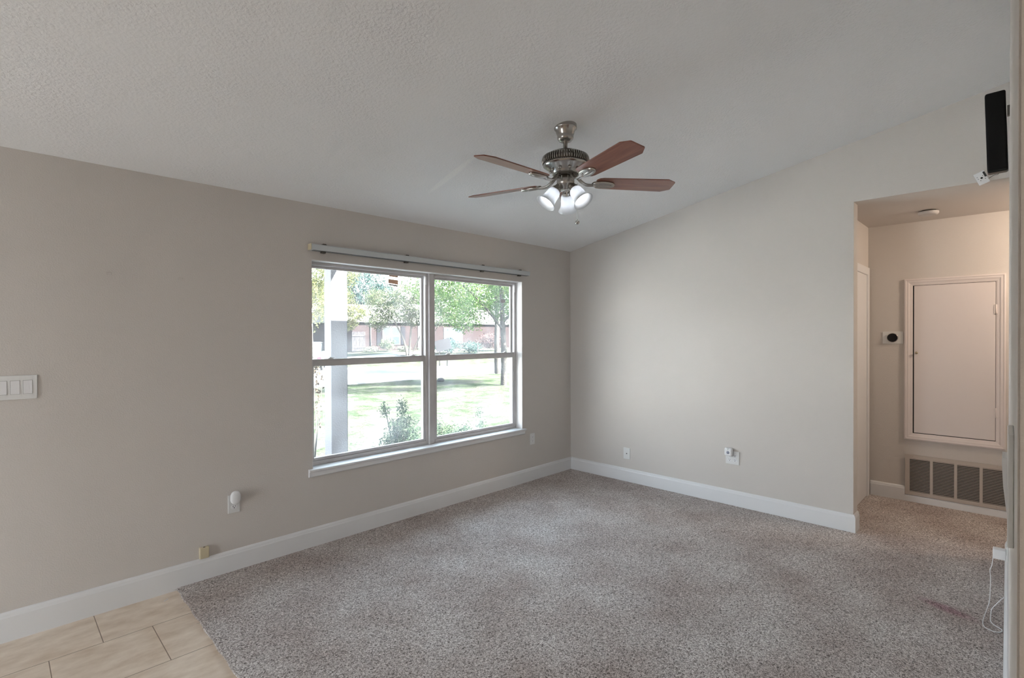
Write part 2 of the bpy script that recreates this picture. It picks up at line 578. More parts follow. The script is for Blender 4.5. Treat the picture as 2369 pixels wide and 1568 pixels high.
# ------------------------------------------------------------------ mesh helpers
class MB:
    def __init__(self):
        self.bm = bmesh.new()

    def box(self, x0, x1, y0, y1, z0, z1, bev=0.0, seg=2):
        r = bmesh.ops.create_cube(self.bm, size=1.0)
        vs = r['verts']
        c = Vector(((x0 + x1) / 2, (y0 + y1) / 2, (z0 + z1) / 2))
        d = Vector((abs(x1 - x0), abs(y1 - y0), abs(z1 - z0)))
        for v in vs:
            v.co = Vector((v.co.x * d.x, v.co.y * d.y, v.co.z * d.z)) + c
        if bev > 0:
            es = list({e for v in vs for e in v.link_edges})
            bmesh.ops.bevel(self.bm, geom=es, offset=bev, segments=seg, affect='EDGES', profile=0.5)
        return self

    def prism(self, pts, axis, a, b, bev=0.0):
        """outline pts extruded along an axis between a and b. axis 'x': pts=(y,z); 'y': (x,z); 'z': (x,y)"""
        def P(p, t):
            return {'x': (t, p[0], p[1]), 'y': (p[0], t, p[1]), 'z': (p[0], p[1], t)}[axis]
        v0 = [self.bm.verts.new(P(p, a)) for p in pts]
        v1 = [self.bm.verts.new(P(p, b)) for p in pts]
        n = len(pts)
        fs = [self.bm.faces.new(v0), self.bm.faces.new(v1[::-1])]
        for i in range(n):
            j = (i + 1) % n
            fs.append(self.bm.faces.new((v0[j], v0[i], v1[i], v1[j])))
        bmesh.ops.recalc_face_normals(self.bm, faces=fs)
        if bev > 0:
            es = [e for f in fs[:2] for e in f.edges]
            bmesh.ops.bevel(self.bm, geom=list(set(es)), offset=bev, segments=2, affect='EDGES')
        return self

    def lathe(self, prof, seg=48, mtx=None, flute=None):
        """prof = [(r, z)...] turned round z; mtx moves it. flute=(count, depth) scallops the radius"""
        mtx = mtx or Matrix()
        rings = []
        for (r, z) in prof:
            if r < 1e-6:
                rings.append([self.bm.verts.new(mtx @ Vector((0, 0, z)))])
                continue
            ring = []
            for i in range(seg):
                a = 2 * PI * i / seg
                rr = r
                if flute:
                    rr = r * (1 + flute[1] * math.cos(a * flute[0]))
                ring.append(self.bm.verts.new(mtx @ Vector((rr * math.cos(a), rr * math.sin(a), z))))
            rings.append(ring)
        fs = []
        for A, B in zip(rings, rings[1:]):
            if len(A) == 1 and len(B) == 1:
                continue
            if len(A) == 1:
                for i in range(seg):
                    fs.append(self.bm.faces.new((A[0], B[i], B[(i + 1) % seg])))
            elif len(B) == 1:
                for i in range(seg):
                    fs.append(self.bm.faces.new((A[(i + 1) % seg], A[i], B[0])))
            else:
                for i in range(seg):
                    j = (i + 1) % seg
                    fs.append(self.bm.faces.new((A[i], A[j], B[j], B[i])))
        bmesh.ops.recalc_face_normals(self.bm, faces=fs)
        for f in fs:
            f.smooth = True
        return self

    def tube(self, pts, r, seg=10, closed=False):
        pts = [Vector(p) for p in pts]
        rs = r if isinstance(r, (list, tuple)) else [r] * len(pts)
        n = len(pts)
        rings = []
        up = Vector((0.13, 0.21, 0.97)).normalized()
        for i, p in enumerate(pts):
            a = pts[i - 1] if (i > 0 or closed) else pts[i]
            b = pts[(i + 1) % n] if (i < n - 1 or closed) else pts[i]
            t = (b - a).normalized()
            s = t.cross(up)
            if s.length < 1e-3:
                s = t.cross(Vector((1, 0, 0)))
            s.normalize()
            q = s.cross(t)
            rings.append([self.bm.verts.new(p + (s * math.cos(2 * PI * k / seg) + q * math.sin(2 * PI * k / seg)) * rs[i])
                          for k in range(seg)])
        pairs = list(zip(rings, rings[1:]))
        if closed:
            pairs.append((rings[-1], rings[0]))
        fs = []
        for A, B in pairs:
            for k in range(seg):
                j = (k + 1) % seg
                fs.append(self.bm.faces.new((A[k], A[j], B[j], B[k])))
        if not closed:
            fs.append(self.bm.faces.new(rings[0][::-1]))
            fs.append(self.bm.faces.new(rings[-1]))
        bmesh.ops.recalc_face_normals(self.bm, faces=fs)
        for f in fs:
            f.smooth = True
        return self

    def ball(self, c, r, sub=2, scale=(1, 1, 1)):
        x = bmesh.ops.create_icosphere(self.bm, subdivisions=sub, radius=1)
        for v in x['verts']:
            v.co = Vector((v.co.x * r * scale[0], v.co.y * r * scale[1], v.co.z * r * scale[2])) + Vector(c)
            for f in v.link_faces:
                f.smooth = True
        return self

    def build(self, name, material, parent=None, label=None):
        me = bpy.data.meshes.new(name)
        self.bm.to_mesh(me)
        self.bm.free()
        return link(name, me, material, parent, label)


def link(name, me, material, parent=None, label=None):
    me.materials.append(material)
    o = bpy.data.objects.new(name, me)
    COL.objects.link(o)
    if parent:
        o.parent = parent
    if label:
        o['label'] = label
    return o


def tag(o, label, cat=None, group=None, kind=None):
    o['label'] = label
    if cat:
        o['category'] = cat
    if group:
        o['group'] = group
    if kind:
        o['kind'] = kind
    return o


def thing(name, label, cat, loc=(0, 0, 0), rz=0.0, group=None, kind=None):
    o = bpy.data.objects.new(name, None)
    o.empty_display_size = 0.05
    COL.objects.link(o)
    o.location = loc
    o.rotation_euler = (0, 0, rz)
    return tag(o, label, cat, group, kind)


def struct(o, label):
    o['kind'] = 'structure'
    o['label'] = label
    return o


def dup(root, loc=None, rz=None, label=None):
    r = root.copy()
    COL.objects.link(r)
    if loc is not None:
        r.location = loc
    if rz is not None:
        r.rotation_euler = (0, 0, rz)
    if label:
        r['label'] = label
    for ch in list(root.children):
        c = ch.copy()
        COL.objects.link(c)
        c.parent = r
        for g in list(ch.children):
            d = g.copy()
            COL.objects.link(d)
            d.parent = c
    return r


# ------------------------------------------------------------------ dimensions
H = 2.44            # ceiling height at the window wall
SL = 0.1892         # ceiling slope
HO = 2.5005         # top of the hall opening, hall ceiling
YO = -2.695         # end of the right wall
XB = 1.2103         # hall back wall
WX0, WX1 = -2.967, -0.788
WZ0, WZ1 = 0.552, 2.0465
BB, BT = 0.138, 0.016
ZC = lambda y: H - SL * y


def nearwall_y(x):
    return CAM.y - 0.00483 + 0.00724 * (x - CAM.x)


NX0, NX1 = CAM.x + 0.479, 0.131
NROT = math.atan(0.00724)

# ------------------------------------------------------------------ room shell
b = MB()
T = 0.16
zt = H + 0.02
b.box(-8.16, WX0, 0, T, -0.35, zt)
b.box(WX1, 0.131, 0, T, -0.35, zt)
b.box(WX0, WX1, 0, T, -0.35, WZ0 - 0.02)
b.box(WX0, WX1, 0, T, WZ1, zt)
struct(b.build('wall_north', M['wall']), 'beige textured wall holding the double window')

b = MB()
yf = nearwall_y(0.0)
b.prism([(0, -0.01), (YO, -0.01), (YO, HO), (yf, HO), (yf, ZC(yf) + 0.02), (0, H + 0.02)], 'x', 0, 0.131)
struct(b.build('wall_east', M['wall']), 'beige textured wall with sloping top and hall opening at its end')

# wall beside the camera, seen almost edge on
b = MB()
p = []
def nw(x, off):  # point on the near wall, off behind its face
    return (x, nearwall_y(x) - off)
A, B_, C_, D_ = nw(NX0, 0), nw(NX1, 0), nw(NX1, 0.12), nw(NX0, 0.12)
vs = [b.bm.verts.new((q[0], q[1], z)) for z in (-0.01, ZC(CAM.y) + 0.06) for q in (A, B_, C_, D_)]
for f in ((0, 1, 2, 3), (7, 6, 5, 4), (0, 4, 5, 1), (1, 5, 6, 2), (2, 6, 7, 3), (3, 7, 4, 0)):
    b.bm.faces.new([vs[i] for i in f])
bmesh.ops.recalc_face_normals(b.bm, faces=b.bm.faces[:])
e_ = [e for e in b.bm.edges if abs(e.verts[0].co.z - e.verts[1].co.z) > 1 and max(v.co.x for v in e.verts) < -3]
bmesh.ops.bevel(b.bm, geom=e_, offset=0.0012, segments=2, affect='EDGES')
struct(b.build('wall_south', M['wall']), 'wall beside the camera seen edge on at the right border')

# hall walls
b = MB()
b.box(0.131, XB, -2.58, -2.46, -0.01, HO)
struct(b.build('wall_hall_left', M['wall']), 'short hall wall holding a white door casing')
b = MB()
b.box(XB, XB + 0.12, -5.6, -2.46, -0.01, HO)
struct(b.build('wall_hall_back', M['wall']), 'hall back wall with small door and vent grille')
b = MB()
b.box(0.131, XB, -5.72, -5.6, -0.01, HO)
struct(b.build('wall_hall_end', M['wall']), 'far end wall of the hall')
b = MB()
b.box(0.0, 0.131, -5.6, nearwall_y(0.1) - 0.13, -0.01, HO + 1.1)
struct(b.build('wall_hall_right', M['wall']), 'hall side wall beyond the near wall')

# ceiling: slope up to a ridge behind the camera and down again
b = MB()
yr = -4.6
b.prism([(0.16, ZC(0.16)), (yr, ZC(yr)), (-8.62, 2.6), (-8.62, 2.75), (yr, ZC(yr) + 0.15), (0.16, ZC(0.16) + 0.15)], 'x', -8.16, 0.131)
struct(b.build('ceiling', M['ceiling']), 'off-white textured sloping ceiling')
b = MB()
b.box(0.0, XB + 0.12, -5.72, -2.46, HO, HO + 0.1)
# keep the header face clear: the slab starts behind the wall
for v in b.bm.verts:
    if v.co.x < 0.01:
        v.co.x = 0.131
struct(b.build('ceiling_hall', M['hallceil']), 'low flat hall ceiling')

# behind the camera: side and rear walls with openings added to let in sky light
b = MB()
b.box(-8.16, -8.0, -0.5, 0.0, -0.1, 2.46)
b.box(-8.16, -8.0, -8.5, -1.9, -0.1, 2.46)
b.box(-8.16, -8.0, -1.9, -0.5, 2.12, 2.46)
b.prism([(0.0, 2.44), (yr, ZC(yr) + .05), (-8.6, 2.62), (-8.6, 2.44)], 'x', -8.16, -8.0)
struct(b.build('wall_west', M['wall']), 'side wall behind the camera with a patio opening')
b = MB()
b.box(-8.16, -3.9, -8.62, -8.5, -0.1, 2.66)
b.box(-2.3, 0.131, -8.62, -8.5, -0.1, 2.66)
b.box(-3.9, -2.3, -8.62, -8.5, 2.35, 2.66)
b.box(-3.9, -2.3, -8.62, -8.5, -0.1, 0.9)
struct(b.build('wall_rear', M['wall']), 'rear wall behind the camera with a wide window opening')
b = MB()
b.box(-0.0, 0.131, -8.5, -5.73, -0.1, 3.3)
struct(b.build('wall_rear_side', M['wall']), 'side wall at the rear of the house')

b = MB()  # unseen partition added to shade the near wall's end
b.prism([(-8.0, -2.07), (-6.2, -2.07), (-6.2, -1.95), (-8.0, -1.95)], 'z', -0.01, 2.85)
struct(b.build('wall_kitchen', M['wall']), 'kitchen partition wall behind the camera')

# floor
b = MB()
b.box(-8.16, XB + 0.12, -8.62, 0.16, -0.35, -0.008)
struct(b.build('floor', M['tile']), 'beige stone-look floor tiles in a running bond')

# baseboards: profile with a rounded, stepped top
PROF = [(0, 0), (BT, 0), (BT, 0.112), (BT - 0.003, 0.119), (BT - 0.004, 0.127), (BT - 0.009, 0.135), (0.004, BB), (0, BB)]


def baseboard(name, label, path, side=1, hs=1.0):
    """path of (x, y) on the wall faces; the board stands to the left of the walking direction for side=1"""
    b = MB()
    n = len(path)
    P = [Vector((p[0], p[1])) for p in path]
    rings = []
    for i in range(n):
        d0 = (P[i] - P[i - 1]).normalized() if i > 0 else (P[1] - P[0]).normalized()
        d1 = (P[i + 1] - P[i]).normalized() if i < n - 1 else d0
        n0, n1 = Vector((-d0.y, d0.x)) * side, Vector((-d1.y, d1.x)) * side
        m = (n0 + n1)
        m = m / max(m.dot(n0), 0.2)
        rings.append([b.bm.verts.new((P[i].x + m.x * o, P[i].y + m.y * o, -0.008 if z == 0 else z * hs)) for (o, z) in PROF])
    k = len(PROF)
    for A, B in zip(rings, rings[1:]):
        for i in range(k):
            j = (i + 1) % k
            b.bm.faces.new((A[i], A[j], B[j], B[i]))
    b.bm.faces.new(rings[0])
    b.bm.faces.new(rings[-1][::-1])
    bmesh.ops.recalc_face_normals(b.bm, faces=b.bm.faces[:])
    return struct(b.build(name, M['trim']), label)


baseboard('baseboard_north', 'white baseboard along the window wall', [(-8.0, 0), (0, 0)], -1)
baseboard('baseboard_east', 'white baseboard along the right wall, wrapping its end at the hall',
          [(0, -0.0165), (0, YO), (0.131, YO)], -1)
baseboard('baseboard_hall', 'short white baseboard left of the vent grille in the hall', [(XB, -2.60), (XB, -2.8595)], -1)
baseboard('baseboard_vent', 'low white baseboard under the vent grille in the hall', [(XB, -2.8595), (XB, -3.583)], -1, 0.48)
baseboard('baseboard_hall_far', 'white baseboard right of the vent grille in the hall', [(XB, -3.583), (XB, -5.6)], -1)
baseboard('baseboard_south', 'white baseboard along the wall at the right border',
          [nw(NX0 + 0.005, 0), nw(NX1, 0)], 1)

# scrap on the tiles
b = MB()
b.prism([(-3.885, -0.108), (-3.872, -0.100), (-3.862, -0.092), (-3.859, -0.095), (-3.870, -0.104), (-3.884, -0.112)], 'z', -0.008, -0.0065)
tag(b.build('paper_scrap', M['plug']), 'tiny white scrap on the beige tile near the carpet corner', 'scrap')

# carpet
CX0 = -3.80
N = 60
edge = [(CX0 - 0.035 * (i / N) + 0.004 * math.sin(i * 1.7), -0.017 - 3.53 * i / N) for i in range(N + 1)]
pts = edge + [(-0.02, nearwall_y(0) + 0.018), (0.135, nearwall_y(0.13) + 0.018), (0.135, -5.58), (XB - 0.018, -5.58), (XB - 0.018, -2.585), (0.133, -2.585),
              (0.133, YO - 0.018), (-0.018, YO - 0.018), (-0.018, -0.018)]
b = MB()
b.prism(pts, 'z', -0.008, 0.006)
# loose yarn ends along the cut edge at the tiles
g = random.Random(9)
for i in range(1500):
    f = g.random()
    x, y = CX0 - 0.035 * f, -0.017 - 3.51 * f
    if y < -2.2:
        continue
    a = PI + g.gauss(0, 0.9)
    L = abs(g.gauss(0.006, 0.005)) + 0.002
    if g.random() < 0.012:
        L *= 4
    z0 = g.uniform(0.0, 0.006)
    x += g.uniform(0, 0.008)
    w_ = 0.0011
    tip = Vector((x + math.cos(a) * L, y + math.sin(a) * L, max(-0.007, z0 + g.uniform(-0.006, 0.002))))
    mid = Vector((x + math.cos(a) * L * 0.5, y + math.sin(a) * L * 0.5, z0 + 0.003))
    n_ = Vector((-math.sin(a), math.cos(a), 0)) * w_
    base = Vector((x, y, z0))
    v = [b.bm.verts.new(q) for q in (base - n_, base + n_, mid + n_, mid - n_, tip)]
    b.bm.faces.new((v[0], v[1], v[2], v[3]))
    b.bm.faces.new((v[3], v[2], v[4]))
carpet = tag(b.build('carpet', M['carpet']), 'speckled grey-brown cut pile carpet', 'carpet', kind='stuff')

# ------------------------------------------------------------------ window
YF = 0.085   # room-side face of the window frames
XM = -1.872  # centre of the mullion between the two units
# white returns of the recess
b = MB()
b.box(WX1 - 0.004, WX1, 0.002, T, WZ0, WZ1)
b.box(WX0, WX0 + 0.004, 0.002, T, WZ0, WZ1)
b.box(WX0 + 0.004, WX1 - 0.004, 0.002, T, WZ1 - 0.004, WZ1)
struct(b.build('trim_1', M['drywall_white']), 'white painted return around the window recess')
# stool and apron
b = MB()
b.box(WX0 + 0.004, WX1 - 0.004, 0.0, 0.15, 0.536, 0.556)
b.prism([(0.0, 0.536), (0.0, 0.556), (-0.022, 0.556), (-0.027, 0.5545), (-0.030, 0.551), (-0.030, 0.541), (-0.024, 0.536)], 'x', WX0 - 0.03, WX1 + 0.03)
b.prism([(-0.0005, 0.500), (-0.0005, 0.536), (-0.021, 0.536), (-0.019, 0.506), (-0.013, 0.500)], 'x', WX0 - 0.03, WX1 + 0.02)
struct(b.build('trim_2', M['trim']), 'white window stool and apron under the double window')
# frame shared by the units
b = MB()
b.box(XM - 0.024, XM + 0.024, YF - 0.022, T, 0.556, WZ1 - 0.004, 0.003)
struct(b.build('trim_3', M['frame']), 'white mullion between the two window units')


def window_unit(name, label, x0, x1):
    t = thing(name, label, None, (x0, YF, 0.556))
    t['kind'] = 'structure'
    wdt = x1 - x0
    hgt = WZ1 - 0.004 - 0.556
    zm = 1.305 - 0.556
    b = MB()   # outer frame
    f = 0.026
    b.box(0, f, 0, 0.07, 0, hgt, 0.002)
    b.box(wdt - f, wdt, 0, 0.07, 0, hgt, 0.002)
    b.box(f, wdt - f, 0, 0.07, hgt - 0.022, hgt, 0.002)
    b.box(f, wdt - f, -0.004, 0.07, 0, 0.030, 0.002)
    b.build('window_frame', M['frame'], t)
    # upper sash, set back
    b = MB()
    s = 0.018
    b.box(f, f + s, 0.036, 0.056, zm - 0.02, hgt - 0.022, 0.002)
    b.box(wdt - f - s, wdt - f, 0.036, 0.056, zm - 0.02, hgt - 0.022, 0.002)
    b.box(f + s, wdt - f - s, 0.036, 0.056, hgt - 0.040, hgt - 0.022, 0.002)
    b.box(f + s, wdt - f - s, 0.036, 0.056, zm - 0.02, zm + 0.012, 0.002)
    u = b.build('upper_sash', M['frame'], t)
    b = MB()
    b.box(f + s - .004, wdt - f - s + .004, 0.044, 0.048, zm + 0.008, hgt - 0.036)
    b.build('pane', M['glass'], u)
    # lower sash, towards the room
    b = MB()
    s = 0.024
    b.box(f, f + s, 0.004, 0.030, 0.030, zm + 0.018, 0.003)
    b.box(wdt - f - s, wdt - f, 0.004, 0.030, 0.030, zm + 0.018, 0.003)
    b.box(f + s, wdt - f - s, 0.004, 0.030, 0.030, 0.052, 0.003)
    b.box(f + s, wdt - f - s, 0.002, 0.030, zm - 0.026, zm + 0.018, 0.003)
    b.box(f + 0.01, wdt - f - 0.01, -0.004, 0.032, zm + 0.018, zm + 0.026, 0.002)
    lo = b.build('lower_sash', M['frame'], t)
    b = MB()
    b.box(f + s - .004, wdt - f - s + .004, 0.016, 0.020, 0.048, zm - 0.022)
    b.build('pane', M['glass'], lo)
    for fx in (0.17, 0.86):
        b = MB()
        xx = fx * wdt
        b.box(xx - 0.02, xx + 0.02, 0.004, 0.026, zm + 0.026, zm + 0.031, 0.0015)
        b.lathe([(0.010, 0), (0.010, 0.006), (0.006, 0.009), (0, 0.009)], 16, Matrix.Translation((xx, 0.014, zm + 0.031)))
        b.box(xx + 0.004, xx + 0.036, 0.010, 0.018, zm + 0.033, zm + 0.037, 0.001)
        b.build('sash_lock', M['plate'], lo)
    b = MB()
    b.box(wdt - f - 0.003, wdt - f + 0.016, -0.005, 0.010, hgt - 0.10, hgt - 0.030, 0.002)
    b.build('sash_stop', M['plate'], t)
    return t


window_unit('window_1', 'left single-hung window unit with brown labels on its upper pane', WX0 + 0.004, XM - 0.024)
window_unit('window_2', 'right single-hung window unit nearest the corner', XM + 0.024, WX1 - 0.004)

# flat brown and grey rectangles on the panes
def mark_bits(name, label, items, m, cat='label'):
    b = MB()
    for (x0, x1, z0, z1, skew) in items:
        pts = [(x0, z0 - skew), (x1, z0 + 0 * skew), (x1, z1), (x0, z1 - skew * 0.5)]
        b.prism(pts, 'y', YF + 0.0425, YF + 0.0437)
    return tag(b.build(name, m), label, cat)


mark_bits('paper_label', 'narrow brown paper strip stuck high on the left window pane', [(-2.255, -2.170, 1.990, 2.006, -0.003)], M['sticker'])
mark_bits('paper_label', 'larger brown paper rectangle stuck below a narrow strip on the left pane', [(-2.262, -2.168, 1.930, 1.968, -0.008)], M['sticker'])
mark_bits('paper_label', 'torn pale paper scrap under the brown labels on the left pane', [(-2.258, -2.175, 1.912, 1.927, -0.010)], M['stickerpale'])
mark_bits('paper_label', 'pale grey paper scrap stuck near the right edge of the right pane', [(-0.965, -0.905, 1.835, 1.868, 0.004)], M['stickerpale'])

# ------------------------------------------------------------------ curtain rail
t = thing('curtain_rail', 'white traverse rail mounted above the double window', 'curtain rail', (-2.99, -0.03, 2.128))
L_ = 2.26
b = MB()
b.prism([(-0.026, -0.020), (0.026, -0.020), (0.026, 0.022), (-0.020, 0.022), (-0.026, 0.016)], 'x', 0, L_)
# lower channel
b.build('rail', M['alu'], t)
b = MB()
b.box(0.02, L_ - 0.01, -0.018, 0.018, -0.0235, -0.0201)
b.build('track', M['railunder'], t, 'dark slot along the underside')
b = MB()
b.box(-0.004, 0.0, -0.027, 0.027, -0.021, 0.023, 0.0015)
b.build('end_cap', M['ivory'], t, 'yellowed end cap')
for xx in (0.10, 0.80, 1.63, 2.13):
    b = MB()
    b.box(xx - 0.02, xx + 0.02, -0.012, 0.029, 0.0222, 0.0265, 0.001)
    b.box(xx - 0.014, xx + 0.010, -0.022, -0.012, 0.0222, 0.0300, 0.001)
    b.build('mounting_clip', M['nickel_dark'], t, 'dark metal clip on top')
    b = MB()
    b.box(xx - 0.022, xx + 0.010, -0.016, 0.010, -0.036, -0.0236, 0.002)
    b.build('carrier', M['nickel_dark'], t, 'dark carrier under the rail')

# ------------------------------------------------------------------ wall plates
def rot(w):
    return {'N': 0.0, 'E': rad(-90), 'S': PI + NROT}[w]


def slots(b, x, z, y):
    """three dark holes of one receptacle"""
    b.box(x - 0.0078, x - 0.0052, y - 0.0006, y + 0.002, z + 0.000, z + 0.0085)
    b.box(x + 0.0052, x + 0.0078, y - 0.0006, y + 0.002, z + 0.001, z + 0.0075)
    b.lathe([(0.0, -0.0006), (0.003, -0.0006), (0.003, 0.002)], 12, Matrix.Translation((x, y, z - 0.0065)) @ Matrix.Rotation(rad(-90), 4, 'X'))


def outlet(name, label, loc, w, gangs=1, group=None):
    t = thing(name, label, 'outlet', loc, rot(w), group)
    W_ = 0.070 + 0.046 * (gangs - 1)
    b = MB()
    b.box(-W_ / 2, W_ / 2, -0.0065, 0, -0.0575, 0.0575, 0.0022, 3)
    b.build('cover_plate', M['plate'], t)
    for g in range(gangs):
        gx = (g - (gangs - 1) / 2) * 0.046
        for zz in (0.0195, -0.0195):
            b = MB()
            pr = []
            for i in range(32):
                a = 2 * PI * i / 32
                pr.append((gx + 0.0172 * math.cos(a), zz + max(-0.0138, min(0.0138, 0.0172 * math.sin(a)))))
            b.prism(pr, 'y', -0.0085, -0.006)
            r = b.build('receptacle', M['plug'], t)
            b = MB()
            slots(b, gx, zz, -0.0085)
            b.build('slot_holes', M['dark'], r)
        b = MB()
        b.ball((gx, -0.0065, 0), 0.003, 2, (1, 0.4, 1))
        b.build('screw', M['plug'], t)
    return t


outlet('wall_outlet', 'white outlet under the oval plug-in left of the window', (-3.4825, 0, 0.431), 'N')
outlet('wall_outlet', 'white outlet beside the right end of the window sill', (-0.645, 0, 0.4325), 'N')
outlet('wall_outlet', 'double white outlet on the wall right of the corner', (0, -1.7955, 0.4215), 'E', 2)
# phone jack plate on the right wall
t = thing('wall_plate', 'white blank wall plate with dark jack hole near the room corner', 'wall plate', (0, -0.728, 0.2895), rot('E'))
b = MB()
b.box(-0.038, 0.038, -0.0065, 0, -0.0575, 0.0575, 0.0022, 3)
b.build('cover_plate', M['plate'], t)
b = MB()
b.prism([(-0.006, -0.006), (0.006, -0.006), (0.006, 0.003), (0.002, 0.003), (0.002, 0.006), (-0.002, 0.006), (-0.002, 0.003), (-0.006, 0.003)], 'y', -0.0072, -0.004)
b.build('jack', M['dark'], t)

# oval plug-in by the left outlet
t = thing('air_freshener', 'white oval plug-in on the outlet left of the window', 'plug-in', (-3.4795, -0.0095, 0.4745))
b = MB()
b.ball((0, 0, 0), 1, 3)
for v in b.bm.verts:
    x, y, z = v.co
    k = 0.030
    zz = (abs(z) ** 0.8) * (1 if z > 0 else -1) * 0.042
    xx = (abs(x) ** 0.85) * (1 if x > 0 else -1) * 0.030
    yy = (abs(y) ** 0.7) * (1 if y > 0 else -1) * 0.017
    v.co = (xx, yy - 0.017, zz)
b.build('housing', M['plug'], t)
b = MB()
b.ball((0.004, -0.0335, 0.016), 0.0025, 2, (1, .5, 1))
b.build('light_dot', M['trim'], t)

# phone jack box
t = thing('phone_jack', 'small beige phone jack box above the left baseboard', 'phone jack', (-3.655, 0, 0.173))
b = MB()
b.box(-0.026, 0.026, -0.024, 0, -0.034, 0.034, 0.004, 3)
b.build('housing', M['ivory'], t)
b = MB()
b.box(-0.006, 0.005, -0.022, -0.012, 0.0335, 0.0346)
b.build('socket', M['dark'], t)

# plug-in on the double outlet
t = thing('plug_in_sensor', 'white rounded plug-in with grey disc on the double outlet', 'plug-in', (-0.0095, -1.7725, 0.4685), rot('E'))
b = MB()
b.box(-0.034, 0.034, -0.036, 0, -0.030, 0.042, 0.015, 5)
for f in b.bm.faces:
    f.smooth = True
b.build('housing', M['plug'], t)
b = MB()
b.lathe([(0, -0.0012), (0.012, -0.0012), (0.013, 0)], 28, Matrix.Translation((0.0, -0.036, 0.002)) @ Matrix.Rotation(rad(-90), 4, 'X'))
b.build('speaker_disc', mat('grey_plastic', (0.25, 0.26, 0.33), 0.6), t, 'grey round grille')
b = MB()
b.box(-0.003, 0.003, -0.0368, -0.035, 0.024, 0.029)
b.box(-0.008, 0.008, -0.035, -0.03, 0.036, 0.0375)
b.build('indicator', M['dark'], t)

# three-gang switch
t = thing('light_switch', 'white three-gang rocker switch plate at the left border', 'light switch', (-4.482, 0, 1.248))
b = MB()
b.box(-0.082, 0.082, -0.0065, 0, -0.060, 0.060, 0.0022, 3)
b.build('cover_plate', M['plate'], t)
for g in (-1, 0, 1):
    b = MB()
    gx = g * 0.046
    b.prism([(-0.0064, -0.0335), (-0.0064, 0.0335), (-0.0076, 0.0335), (-0.0088, 0.0), (-0.0098, -0.0335)], 'x', gx - 0.0165, gx + 0.0165)
    b.build('rocker', M['plug'], t)
    b = MB()
    for (a0, a1, c0, c1) in ((-0.0178, 0.0178, 0.0336, 0.0348), (-0.0178, 0.0178, -0.0348, -0.0336), (-0.0178, -0.0167, -0.0336, 0.0336), (0.0167, 0.0178, -0.0336, 0.0336)):
        b.box(gx + a0, gx + a1, -0.0068, -0.006, c0, c1)
    b.build('gap', mat('switch_gap', (0.25, 0.24, 0.23), 0.7), t)

# old anchors painted over on the left wall
for x, z, lab in ((-4.106, 1.850, 'faint painted-over anchor high on the left wall, nearer the left border'),
                  (-3.766, 1.848, 'faint painted-over anchor high on the left wall, nearer the window')):
    b = MB()
    b.box(x - 0.012, x + 0.012, -0.003, 0, z - 0.007, z + 0.007, 0.003, 2)
    tag(b.build('wall_anchor', M['wall']), lab, 'wall anchor', 'painted-over anchors')

# ------------------------------------------------------------------ near wall: switch, outlet adapter, TV
def nearloc(d, z, off=0.0):
    x = CAM.x + d
    return (x, nearwall_y(x) + off, z)


t = thing('light_switch', 'white switch plate seen edge on at the right border', 'light switch', nearloc(0.745, 1.343), rot('S'))
b = MB()
b.box(-0.036, 0.036, -0.0050, 0, -0.057, 0.057, 0.0012, 2)
b.build('cover_plate', M['plate'], t)
b = MB()
b.prism([(-0.0045, -0.030), (-0.0045, 0.030), (-0.0088, 0.030), (-0.0090, 0.024), (-0.0080, 0.0), (-0.0052, -0.030)], 'x', -0.0165, 0.0165)
b.build('rocker', M['plug'], t)

outlet('wall_outlet', 'white outlet low on the near wall behind the power adapter', nearloc(3.80, 0.350), 'S')
t = thing('power_adapter', 'white power adapter with thin cord plugged in low at the right border', 'power adapter', nearloc(3.80, 0.318, 0.0087), rot('S'))
b = MB()
b.box(-0.024, 0.024, -0.052, 0, -0.026, 0.026, 0.004, 3)
b.build('housing', M['plug'], t)

# cord: hangs from the adapter, loops over the carpet and rises to the near wall
def chaikin(p, n=3):
    p = [Vector(q) for q in p]
    for _ in range(n):
        o = [p[0]]
        for a, c in zip(p, p[1:]):
            o += [a * 0.75 + c * 0.25, a * 0.25 + c * 0.75]
        o.append(p[-1])
        p = o
    return p


ax_ = Vector(nearloc(3.80, 0.34, 0.0))
cord_w = [Vector(q) for q in (
    (-0.775, -3.482, 0.295), (-0.800, -3.479, 0.255), (-0.800, -3.469, 0.230), (-0.800, -3.475, 0.193), (-0.805, -3.472, 0.129), (-0.810, -3.471, 0.065),
    (-0.830, -3.459, 0.022), (-0.913, -3.449, 0.010), (-1.005, -3.448, 0.010), (-1.042, -3.465, 0.010), (-1.050, -3.510, 0.010), (-1.006, -3.525, 0.010),
    (-0.988, -3.510, 0.010), (-0.961, -3.484, 0.010), (-0.930, -3.475, 0.012), (-0.870, -3.477, 0.020), (-0.850, -3.477, 0.040), (-0.850, -3.495, 0.072),
    (-0.850, -3.522, 0.117), (-0.850, -3.541, 0.136))]
b = MB()
b.tube([p - t.location for p in chaikin(cord_w)], 0.0022, 6)
o = b.build('cord', M['cord'], t)
o.matrix_local = Matrix.Rotation(-rot('S'), 4, 'Z')

# narrow speaker on the near wall
t = thing('wall_speaker', 'tall narrow black speaker box mounted high at the right border', 'speaker', nearloc(3.60, 2.535, 0.010), rot('S'))
hh = 0.205
b = MB()
b.box(-0.060, 0, -0.078, 0, -hh, hh, 0.009, 3)
b.build('cabinet', M['black'], t)
b = MB()
b.box(-0.055, -0.005, -0.0787, -0.0775, -hh + 0.014, hh - 0.014, 0.0006, 1)
b.build('front_grille', M['blackgloss'], t)
tilt = Matrix.Rotation(rad(1.6), 4, 'X')
for o in t.children:
    o.matrix_local = tilt
b = MB()
b.box(-0.045, -0.015, 0, 0.0105, 0.075, 0.125, 0.001)
b.build('wall_bracket', M['nickel_dark'], t)

